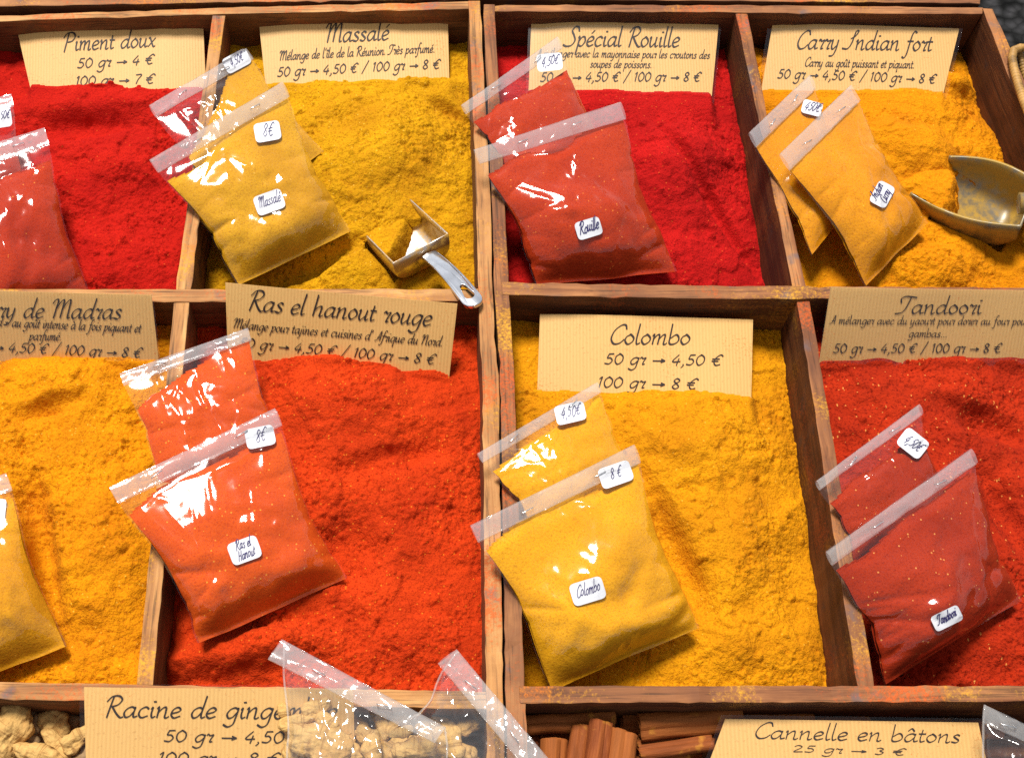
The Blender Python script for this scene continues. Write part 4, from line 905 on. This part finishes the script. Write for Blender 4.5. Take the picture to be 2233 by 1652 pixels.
# ------------------------------------------------------------------ ginger and cinnamon in the front row
M['ginger'] = plain('dried_ginger_skin', (0.60, 0.37, 0.15), 0.85, noise=0.4, nscale=70, bump=0.6, spec=0.2)
def ginger_mat(name, c1, c2, c3):
    k = N(name); tc = k.n('ShaderNodeTexCoord').outputs['Object']
    mp = k.n('ShaderNodeMapping', {'Vector': tc, 'Scale': (110.0, 260.0, 260.0)}).outputs[0]
    f1 = k.n('ShaderNodeTexNoise', {'Vector': mp, 'Scale': 1.0, 'Detail': 5.0, 'Roughness': 0.7, 'Distortion': 1.5}).outputs['Fac']
    f2 = k.n('ShaderNodeTexNoise', {'Vector': tc, 'Scale': 85.0, 'Detail': 4.0, 'Roughness': 0.7}).outputs['Fac']
    mr = k.n('ShaderNodeMapping', {'Vector': tc, 'Scale': (330.0, 40.0, 40.0)}).outputs[0]
    f3 = k.n('ShaderNodeTexNoise', {'Vector': mr, 'Scale': 1.0, 'Detail': 2.0, 'Distortion': 0.8}).outputs['Fac']
    col = k.mix(k.ramp(f2, [(0.38, g1(0)), (0.62, g1(1))]), c1, c2)
    col = k.mix(k.ramp(f1, [(0.34, g1(0.6)), (0.44, g1(0))]), col, c3)
    col = k.mix(k.ramp(f3, [(0.36, g1(0.6)), (0.44, g1(0))]), col, c3)
    h = k.math('ADD', f1, k.math('ADD', k.math('MULTIPLY', f2, 0.6), k.math('MULTIPLY', f3, 0.5)))
    bp = k.n('ShaderNodeBump', {'Height': h, 'Strength': 0.5, 'Distance': 0.0018}).outputs[0]
    return k.done(k.n('ShaderNodeBsdfPrincipled', {'Base Color': col, 'Roughness': 0.85, 'Normal': bp, 'Specular IOR Level': 0.2}).outputs[0])
M['ginger'] = ginger_mat('dried_ginger', (0.66, 0.41, 0.14), (0.52, 0.29, 0.09), (0.26, 0.11, 0.03))
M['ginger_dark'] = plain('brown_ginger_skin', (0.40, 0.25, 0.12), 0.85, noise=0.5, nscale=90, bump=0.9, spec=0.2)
def blob(c, rx, ry, rz, ang, seed, mat, label, group, tilt=0.0):
    """a knobbly root: lobes fused by remeshing, then wrinkled"""
    rnd = random.Random(seed); bm = bmesh.new()
    def lobe(p, r):
        m = Matrix.Translation(p) @ Matrix.Diagonal((*r, 1.0)); bmesh.ops.create_icosphere(bm, subdivisions=3, radius=1.0, matrix=m)
    lobe((0, 0, 0), (rx * 0.8, ry * 0.85, rz))
    lobe((rx * 0.55, rnd.uniform(-.3, .3) * ry, rz * .1), (rx * 0.45, ry * 0.72, rz * .8))
    lobe((-rx * 0.5, rnd.uniform(-.4, .4) * ry, 0), (rx * 0.5, ry * 0.8, rz * .85))
    for _ in range(3):
        a = rnd.uniform(0, 6.28); lobe((math.cos(a) * rx * .7, math.sin(a) * ry * .75, rnd.uniform(0, .5) * rz), (rx * .32, ry * .36, rz * .5))
    me = bpy.data.meshes.new('tmp'); bm.to_mesh(me); bm.free()
    ob = bpy.data.objects.new('tmp', me); C.objects.link(ob)
    md = ob.modifiers.new('r', 'REMESH'); md.mode = 'VOXEL'; md.voxel_size = max(0.0009, rx / 16)
    sm = ob.modifiers.new('s', 'SMOOTH'); sm.iterations = 3; sm.factor = 0.5
    ss = ob.modifiers.new('d', 'SUBSURF'); ss.levels = 1; ss.render_levels = 1
    dg = bpy.context.evaluated_depsgraph_get(); m2 = bpy.data.meshes.new_from_object(ob.evaluated_get(dg))
    bpy.data.objects.remove(ob); bpy.data.meshes.remove(me)
    co = np.empty(len(m2.vertices) * 3); m2.vertices.foreach_get('co', co); co = co.reshape(-1, 3)
    nr = np.empty(len(m2.vertices) * 3); m2.vertices.foreach_get('normal', nr); nr = nr.reshape(-1, 3)
    f = fbm(co[:, 0] * 150 + seed, co[:, 1] * 190 + co[:, 2] * 150, 3, seed); g = fbm(co[:, 0] * 420, co[:, 1] * 600 + co[:, 2] * 500 + seed, 2, seed + 3)
    co = co + nr * ((f - 0.5) * 0.0030 + (g - 0.5) * 0.0007)[:, None]
    m2.vertices.foreach_set('co', co.ravel()); m2.polygons.foreach_set('use_smooth', np.ones(len(m2.polygons), dtype=bool)); m2.update()
    m2.materials.clear(); m2.materials.append(mat)
    o = bpy.data.objects.new('ginger_root', m2); C.objects.link(o); o.location = tuple(c); o.rotation_euler = (tilt, tilt * .5, ang)
    m2.name = 'ginger_root'
    return tag(o, label, 'ginger root', group)
PXM = 0.676 / 2432 * 0.95
GIN = [  # px, py, half length, half width (picture units), screen angle, z cm, dark, label
 (18, 1592, 52, 40, -60, -2.2, 0, 'biggest pale ginger root, cut by the left edge of the photo'),
 (66, 1578, 26, 18, 60, -3.0, 1, 'brown ginger root behind the biggest pale one'),
 (28, 1547, 16, 11, 10, -3.6, 1, 'small ginger knob peeping over the biggest root under the rim'),
 (79, 1564, 15, 8, 70, -3.8, 1, 'little grey ginger finger in the gap under the rim'),
 (122, 1580, 36, 24, 28, -2.8, 0, 'ginger root with a dark crumpled hollow, midway to the card'),
 (155, 1573, 20, 17, 40, -3.5, 1, 'brown ginger root behind the crumpled one'),
 (184, 1567, 16, 15, 80, -3.6, 1, 'ginger root half hidden behind the top of the gingembre card'),
 (172, 1608, 34, 17, -38, -2.0, 0, 'wrinkled ginger root with a pale broken tip touching the gingembre card'),
 (123, 1624, 40, 16, 33, -2.4, 0, 'long ginger finger slanting down below the crumpled root'),
 (54, 1616, 26, 15, -20, -2.6, 1, 'ginger root under the right flank of the biggest one'),
 (85, 1641, 52, 16, 18, -1.9, 0, 'long pale ginger root along the bottom edge of the photo'),
 (184, 1646, 24, 14, -30, -2.5, 1, 'orange brown ginger root in the corner below the broken tip'),
 (2, 1652, 26, 14, 20, -2.2, 0, 'ginger root in the bottom left corner of the photo'),
 (24, 1640, 16, 12, 0, -3.5, 1, 'small shaded ginger root between the biggest and the longest'),
]
for i, (px, py, a, b, an, z, dk, lab) in enumerate(GIN):
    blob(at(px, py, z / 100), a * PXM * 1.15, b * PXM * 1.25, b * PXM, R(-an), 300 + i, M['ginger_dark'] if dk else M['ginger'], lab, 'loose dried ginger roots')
rn = random.Random(5)
for i in range(18):
    px, py = 640 + (i % 9) * 46 + rn.uniform(-14, 14), 1588 + (i // 9) * 44 + rn.uniform(-10, 10)
    blob(at(px, py, -0.016), rn.uniform(24, 36) * PXM, rn.uniform(15, 22) * PXM, 15 * PXM, rn.uniform(0, 3), 600 + i, M['ginger'], 'ginger root lying under the clear ginger bag, hazy through its film', 'ginger roots under the clear bag')
for i in range(46):
    px, py = (rn.uniform(-60, 600), rn.uniform(1590, 1760)) if i < 14 else (rn.uniform(560, 1050), rn.uniform(1566, 1760))
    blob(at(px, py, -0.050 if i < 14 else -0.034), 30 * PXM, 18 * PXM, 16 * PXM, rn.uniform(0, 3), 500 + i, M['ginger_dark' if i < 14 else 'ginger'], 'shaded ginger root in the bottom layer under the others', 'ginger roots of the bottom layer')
GB = [(620, 1548, 16, 14, 80, 'small round ginger root top left inside the clear ginger bag'),
      (690, 1539, 32, 20, -15, 'topmost pale ginger root inside the clear ginger bag'),
      (652, 1570, 42, 17, -10, 'ginger root under the topmost one at the left inside the bag'),
      (700, 1612, 66, 44, 12, 'biggest lobed ginger root with a dark hole, inside the clear bag'),
      (714, 1572, 26, 18, 30, 'short ginger root on the upper right of the biggest one in the bag'),
      (812, 1630, 26, 22, 60, 'pointed ginger root right of the biggest one inside the bag'),
      (774, 1642, 20, 17, 80, 'blunt ginger root between the pointed and the biggest one in the bag'),
      (982, 1618, 36, 30, 75, 'blocky ginger root at the right end of the clear bag under its flap'),
      (905, 1634, 48, 22, 0, 'ginger root seen hazily through the film below the flap'),
      (872, 1596, 26, 12, -10, 'slim ginger root just below the folded flap of the bag')]
for (px, py, a, b, an) in ((640, 1640, 34, 24, 40), (742, 1625, 30, 20, -30), (850, 1650, 36, 22, 15), (800, 1600, 26, 16, 20), (930, 1655, 34, 22, -25), (760, 1596, 22, 14, 10), (1010, 1655, 30, 22, 60)):
    GB.append((px, py, a, b, an, 'ginger root deeper among the others in the clear ginger bag'))
for i, (px, py, a, b, an, lab) in enumerate(GB):
    blob(at(px, py, (0.9 if i < 10 else 0.1) / 100 - max(0, (py - 1600)) * 0.00008), a * PXM, b * PXM, min(b, 24) * PXM * .8, R(-an), 400 + i, M['ginger'], lab, 'ginger roots inside the clear bag')
gbag = make_bag('ginger', 'large clear bag of ginger roots with a wide stapled flap, bottom centre', (620, 1396), (969, 1583), (1010, 1850), (606, 1800), (2.4, 2.4, 1.5, 1.5), 1.6, 0.2, 901, hdr=0.13, loose=True, group='clear bags at the front', nocontent=True, wr=1.5, hq=[(619, 1396), (969, 1583), (945, 1618), (588, 1440)])
cbag = make_bag('empty', 'crinkled clear bag with a long diagonal flap, resting on the seam of the boxes', (998, 1418), (1205, 1668), (1090, 1860), (880, 1575), (1.6, 1.9, 1.0, 1.0), 1.5, 0.2, 917, hdr=0.27, loose=True, group='clear bags at the front', nocontent=True, wr=1.8, hq=[(998, 1418), (1196, 1653), (1156, 1688), (957, 1450)])
rbag = make_bag('cinnamon', 'clear bag with a folded flap at the right edge by the cinnamon card', (2146, 1535), (2340, 1628), (2330, 1850), (2126, 1790), (1.0, 1.0, -1.0, -1.0), 1.2, 0.2, 931, hdr=0.16, loose=True, group='clear bags at the front', nocontent=True, wr=1.5)

kc = N('cinnamon_bark'); tc = kc.n('ShaderNodeTexCoord').outputs['Object']
mp = kc.n('ShaderNodeMapping', {'Vector': tc, 'Scale': (40.0, 380.0, 380.0)}).outputs[0]
n1 = kc.n('ShaderNodeTexNoise', {'Vector': mp, 'Scale': 1.0, 'Detail': 5.0, 'Roughness': 0.65}).outputs['Fac']
n2 = kc.n('ShaderNodeTexNoise', {'Vector': tc, 'Scale': 120.0, 'Detail': 3.0}).outputs['Fac']
cc = kc.ramp(n1, [(0.25, (0.10, 0.020, 0.005)), (0.5, (0.22, 0.050, 0.011)), (0.75, (0.38, 0.105, 0.022))])
oi = kc.n('ShaderNodeObjectInfo').outputs['Random']
cc = kc.mix(kc.math('MULTIPLY', oi, 0.5), cc, (0.50, 0.17, 0.03))
cc = kc.mix(kc.ramp(n2, [(0.62, g1(0)), (0.72, g1(0.5))]), cc, (0.6, 0.26, 0.03))
bp = kc.n('ShaderNodeBump', {'Height': n1, 'Strength': 0.6, 'Distance': 0.0015}).outputs[0]
M['cinnamon'] = kc.done(kc.n('ShaderNodeBsdfPrincipled', {'Base Color': cc, 'Roughness': 0.75, 'Normal': bp, 'Specular IOR Level': 0.25}).outputs[0])
def quill(p, q, r, z, lab, seed, z2=None):
    rnd = random.Random(seed); A, Bp = at(*p, z / 100), at(*q, (z if z2 is None else z2) / 100); L = np.linalg.norm(Bp - A); r = r * PXM * 0.88
    na, nl = 54, 26; V = []; th = r * 0.16
    # double scroll section, like two rolled edges meeting on top
    sec = []
    for i in range(na):
        f = i / (na - 1); w = -1.45 * math.pi + f * 2.9 * math.pi; e = abs(2 * f - 1)
        rr = r * (1 - 2.2 * max(0, e - 0.55)) if e < 0.72 else r * (0.626 - 0.5 * (e - 0.72)); cx = 0.0
        sec.append((rr * math.sin(w) * 1.05 + cx, -rr * math.cos(w) * 0.95))
    for k_ in range(nl):
        t = k_ / (nl - 1) * L
        wob = (float(vnoise(np.array(t * 60), np.array(.3), seed)) - .5) * r * .25; gr = 1 + 0.10 * (float(vnoise(np.array(t * 45), np.array(2.3), seed)) - .5)
        for i, (a, b) in enumerate(sec):
            ex = (rnd.uniform(-1, 1) * 0.0002 + 0.0006 * math.sin(i * .12 + seed)) if k_ in (0, nl - 1) else 0
            V.append((t + ex - L / 2, a * gr + wob, b * gr))
    F = grid_faces(nl, na)
    me = bpy.data.meshes.new('cinnamon_stick'); me.from_pydata(V, [], [tuple(int(i) for i in f) for f in F])
    me.polygons.foreach_set('use_smooth', np.ones(len(me.polygons), dtype=bool)); me.materials.append(M['cinnamon']); me.update()
    o = bpy.data.objects.new('cinnamon_stick', me); C.objects.link(o); o.location = tuple((A + Bp) / 2)
    d = unit(Bp - A); up = np.array([0, 0, 1.0]); yv = unit(np.cross(up, d)); zv = np.cross(d, yv)
    roll = rnd.uniform(-0.75, 0.75); y2 = yv * math.cos(roll) + zv * math.sin(roll); z2_ = np.cross(d, y2)
    o.rotation_euler = Matrix((tuple(d), tuple(y2), tuple(z2_))).transposed().to_euler()
    so = o.modifiers.new('thickness', 'SOLIDIFY'); so.thickness = r * 0.14; so.offset = -1
    return tag(o, lab, 'cinnamon stick', 'cinnamon sticks in the front compartment')
CIN = [((1120, 1584), (1338, 1565), 19, -2.4, 'cinnamon stick lying along the back wall in the left corner'),
       ((1352, 1574), (1500, 1571), 22, -3.4, 'paler cinnamon stick poking out behind the thickest one'),
       ((1392, 1586), (1614, 1564), 27, -2.4, 'thickest cinnamon stick, lying crosswise left of the Cannelle card'),
       ((1206, 1612), (1200, 1760), 27, -2.2, 'upright cinnamon stick nearest the left wall, yellow dusted'),
       ((1266, 1582), (1244, 1760), 19, -2.0, 'thin upright cinnamon stick, second from the left wall'),
       ((1311, 1573), (1288, 1760), 24, -1.6, 'smooth dark upright cinnamon stick, third from the left wall'),
       ((1360, 1596), (1340, 1760), 29, -1.8, 'wide orange upright cinnamon stick, fourth from the left wall'),
       ((1389, 1618), (1556, 1609), 13, -2.9, 'slim cinnamon stick just below the thickest one'),
       ((1393, 1641), (1553, 1619), 16, -2.2, 'knotted cinnamon stick running under the corner of the Cannelle card'),
       ((1386, 1662), (1505, 1654), 13, -2.8, 'cinnamon stick at the bottom edge left of the Cannelle card'),
       ((1160, 1605), (1166, 1760), 14, -3.2, 'shaded cinnamon stick in the corner by the left wall'),
       ((1600, 1578), (1772, 1574), 21, -3.0, 'cinnamon stick showing above the left half of the Cannelle card'),
       ((1778, 1583), (1892, 1580), 20, -3.4, 'dim cinnamon stick above the middle of the Cannelle card'),
       ((1900, 1588), (2070, 1582), 17, -3.8, 'dim cinnamon stick above the right half of the Cannelle card'),
       ((2010, 1596), (2180, 1588), 19, -3.4, 'cinnamon stick at the right end above the Cannelle card by the bag')]
for i, (p, q, r, z, lab) in enumerate(CIN): quill(p, q, r, z, lab, 700 + i)
for i in range(9):
    quill((1150 + i * 120, 1600 + (i % 3) * 18), (1285 + i * 120, 1596 + (i % 3) * 18), 20, -4.9, 'shaded cinnamon stick in the bottom layer under the others', 800 + i)

# ------------------------------------------------------------------ scoops
def scoop_bowl(FL, RL, RR, FR, depth, pw, mat, root, tip=0.55, thick=0.0009, rear=0.35, bow=0.0):
    FL, RL, RR, FR = map(np.asarray, (FL, RL, RR, FR)); nq, na = 34, 40
    d = unit((FL + FR) / 2 - (RL + RR) / 2); side = unit(RR - RL); up = unit(np.cross(side, d)); up = up if up[2] > 0 else -up
    V = []
    for i in range(nq):
        q = i / (nq - 1); e = 1 - q
        Lp = RL + (FL - RL) * q; Rp = RR + (FR - RR) * q
        if bow:
            bl = bow * math.sin(math.pi * min(1, q * 1.0)); Lp = Lp - side * bl; Rp = Rp + side * bl
        dep = depth * ((1 - (1 - tip) * q ** 1.5)) * (1 - (1 - rear) * (1 - min(1, q / 0.22)) ** 2)
        cen = (Lp + Rp) / 2; hw = (Rp - Lp) / 2
        sl = -d * depth * 0.0
        for k_ in range(na):
            f = math.pi * (1 - k_ / (na - 1)); x = np.sign(math.cos(f)) * abs(math.cos(f)) ** (2 / pw); z = abs(math.sin(f)) ** (2 / pw)
            w = cen + hw * x - up * (dep * z)
            w = w + d * 0.0
            V.append(w)
    F = [tuple(f) for f in grid_faces(nq, na, flip=False)]
    F.append(tuple(range(na)))
    o = part('bowl', V, F, mat, root)
    so = o.modifiers.new('thickness', 'SOLIDIFY'); so.thickness = thick; so.offset = 0
    bv = None
    return o, up, d, side
M['scoop_inner'] = plain('dusty_aluminium', (0.62, 0.60, 0.56), 0.38, metal=0.9, noise=0.3, nscale=60, bump=0.1)
# small scoop in the Massalé compartment
sc1 = thing('scoop', (sRL + sRR) / 2 - np.array([0, 0, 0.02]), 'small shiny metal scoop with a slotted handle, in the mustard yellow powder', 'scoop', 'scoops for the spices')
kd = N('powdered_metal'); tc = kd.n('ShaderNodeTexCoord').outputs['Object']
nn = kd.n('ShaderNodeTexNoise', {'Vector': tc, 'Scale': 120.0, 'Detail': 6.0, 'Roughness': 0.75}).outputs['Fac']
pm = kd.n('ShaderNodeBsdfPrincipled', {'Base Color': (0.72, 0.71, 0.69, 1), 'Metallic': 1.0, 'Roughness': 0.3}).outputs[0]
pd = kd.n('ShaderNodeBsdfPrincipled', {'Base Color': (0.62, 0.34, 0.05, 1), 'Roughness': 0.9}).outputs[0]
M['bowl1'] = kd.done(kd.n('ShaderNodeMixShader', {0: kd.ramp(nn, [(0.44, g1(0.12)), (0.60, g1(0.85))]), 1: pm, 2: pd}).outputs[0])
bo, up1, d1, side1 = scoop_bowl(sFL, sRL, sRR, sFR, 0.021, 4.2, M['bowl1'], sc1, tip=0.75, rear=0.85)
def strap(path2d_len, w0, w1, hole, root, mat, base, ax, sd, up, arch, name='handle'):
    cu = bpy.data.curves.new('tmpc', 'CURVE'); cu.dimensions = '2D'; cu.fill_mode = 'BOTH'; cu.extrude = 0.0009; cu.bevel_depth = 0.0004; cu.bevel_resolution = 2
    def poly(pts):
        sp = cu.splines.new('POLY'); sp.points.add(len(pts) - 1); sp.use_cyclic_u = True
        for p, co in zip(sp.points, pts): p.co = (co[0], co[1], 0, 1)
    L = path2d_len; out = []
    for i in range(21): f = i / 20; out.append((f * (L - w1 * .55), -(w0 + (w1 - w0) * f) / 2))
    for i in range(1, 16): a = -math.pi / 2 + math.pi * i / 16; out.append((L - w1 * .55 + math.cos(a) * w1 * .55, math.sin(a) * w1 / 2))
    for i in range(21): f = 1 - i / 20; out.append((f * (L - w1 * .55), (w0 + (w1 - w0) * f) / 2))
    poly(out)
    hx0, hx1, r0, r1 = hole; hp = []
    for i in range(17): a = -math.pi / 2 + math.pi * i / 16; hp.append((hx1 + math.cos(a) * r1, math.sin(a) * r1))
    for i in range(17): a = math.pi / 2 + math.pi * i / 16; hp.append((hx0 + math.cos(a) * r0, math.sin(a) * r0))
    poly(hp)
    ob = bpy.data.objects.new('tmpc', cu); C.objects.link(ob); dg = bpy.context.evaluated_depsgraph_get()
    me = bpy.data.meshes.new_from_object(ob.evaluated_get(dg)); bpy.data.objects.remove(ob)
    bm = bmesh.new(); bm.from_mesh(me); bmesh.ops.triangulate(bm, faces=bm.faces)
    bmesh.ops.subdivide_edges(bm, edges=[e for e in bm.edges if e.calc_length() > 0.004], cuts=2); bmesh.ops.triangulate(bm, faces=bm.faces)
    org = np.array(ORG[root.name])
    for v in bm.verts:
        x_, y_, z_ = v.co; wl = (w0 + (w1 - w0) * x_ / L) / 2
        p = base + ax * x_ + sd * y_ + up * (z_ + arch(x_ / L) - 0.10 * y_ * y_ / wl * 2)
        v.co = p - org
    bm.normal_update(); bm.to_mesh(me); bm.free(); me.materials.clear(); me.materials.append(mat); me.name = name
    for p in me.polygons: p.use_smooth = True
    o = bpy.data.objects.new(name, me); C.objects.link(o); o.parent = root
    return o
hb = at(1716 / 1.835, 1016 / 1.835, z0 - 0.003); he = at(1908 / 1.835, 1222 / 1.835, 0.006)
hax = unit(he - hb); hs_ = unit(np.cross([0, 0, 1.0], hax)); hup = np.cross(hax, hs_); hL = np.linalg.norm(he - hb)
strap(hL, 0.0100, 0.0128, (hL - 0.0175, hL - 0.0095, 0.0022, 0.0037), sc1, M['steel'], hb, hax, hs_, hup, lambda f: 0.0035 * math.sin(math.pi * f))
# large cast scoop in the Carry Indian compartment
kd = N('dull_cast_metal'); tc = kd.n('ShaderNodeTexCoord').outputs['Object']
nn = kd.n('ShaderNodeTexNoise', {'Vector': tc, 'Scale': 45.0, 'Detail': 7.0, 'Roughness': 0.7}).outputs['Fac']
n2 = kd.n('ShaderNodeTexNoise', {'Vector': tc, 'Scale': 240.0, 'Detail': 3.0}).outputs['Fac']
pm = kd.n('ShaderNodeBsdfPrincipled', {'Base Color': (0.22, 0.22, 0.20, 1), 'Metallic': 0.9, 'Roughness': 0.42}).outputs[0]
pd = kd.n('ShaderNodeBsdfPrincipled', {'Base Color': (0.46, 0.27, 0.03, 1), 'Roughness': 0.9}).outputs[0]
M['bowl2'] = kd.done(kd.n('ShaderNodeMixShader', {0: kd.ramp(kd.math('ADD', kd.math('MULTIPLY', nn, .7), kd.math('MULTIPLY', n2, .3)), [(0.40, g1(0.1)), (0.56, g1(0.85))]), 1: pm, 2: pd}).outputs[0])
sc2 = thing('scoop', (bRL + bRR) / 2 - np.array([0, 0, 0.03]), 'large dull grey metal scoop dusted yellow, at the right edge in the orange powder', 'scoop', 'scoops for the spices')
scoop_bowl(bFL, bRL, bRR, bFR, 0.034, 3.6, M['bowl2'], sc2, tip=0.45, thick=0.0018, rear=0.65, bow=0.007)
hb = (bRL + bRR) / 2; he = hb + np.array([0.075, -0.010, 0.012])
v, f = tube([hb + (he - hb) * t + np.array([0, 0, 0.002 * math.sin(3 * t)]) for t in np.linspace(-0.08, 1, 14)], [0.0075 - 0.002 * math.sin(2.6 * t) for t in np.linspace(0, 1, 14)], 16)
part('handle', v, f, M['bowl2'], sc2)

# ------------------------------------------------------------------ wicker basket handle at the right edge
M['cane'] = plain('split_cane', (0.50, 0.27, 0.07), 0.55, noise=0.55, nscale=90, bump=0.4)
bk = thing('wicker_basket', at(2300, 320, -0.05), 'wicker basket at the right edge, its cane wrapped rim showing past the box', 'basket')
def wrapped(path, r, turns, name):
    path = np.array(path); n = 260; tt = np.linspace(0, 1, n)
    i = tt * (len(path) - 1); a = np.clip(i.astype(int), 0, len(path) - 2); fr = (i - a)[:, None]; p = path[a] * (1 - fr) + path[a + 1] * fr
    rad = r * (0.86 + 0.20 * np.abs(np.sin(np.pi * turns * tt)) ** 0.5)
    v, f = tube(p, rad, 14); part(name, v, f, M['cane'], bk)
wrapped([at(px, py, z) for px, py, z in ((2222, 106, 0.003), (2209, 110, 0.004), (2206, 128, 0.005), (2212, 158, 0.006), (2221, 190, 0.006), (2231, 220, 0.006), (2245, 256, 0.006), (2275, 330, 0.004), (2330, 460, 0.0))], 0.0027, 42, 'rim')
wrapped([at(px, py, z) for px, py, z in ((2214, 108, 0.001), (2224, 104, 0.003), (2245, 106, 0.004), (2290, 125, 0.0))], 0.0026, 14, 'rim')
wrapped([at(px, py, z) for px, py, z in ((2222, 112, -0.002), (2234, 165, -0.008), (2262, 240, -0.02))], 0.0024, 16, 'rim')
side_pts = []
for kx in range(9):
    t = kx / 8; a = at(2236 + 60 * t, 150 + 230 * t, -0.006)
    v, f = tube([a, a + np.array([0.012, 0, -0.05]), a + np.array([0.016, 0, -0.12])], 0.003, 8); part('stake', v, f, M['cane'], bk)
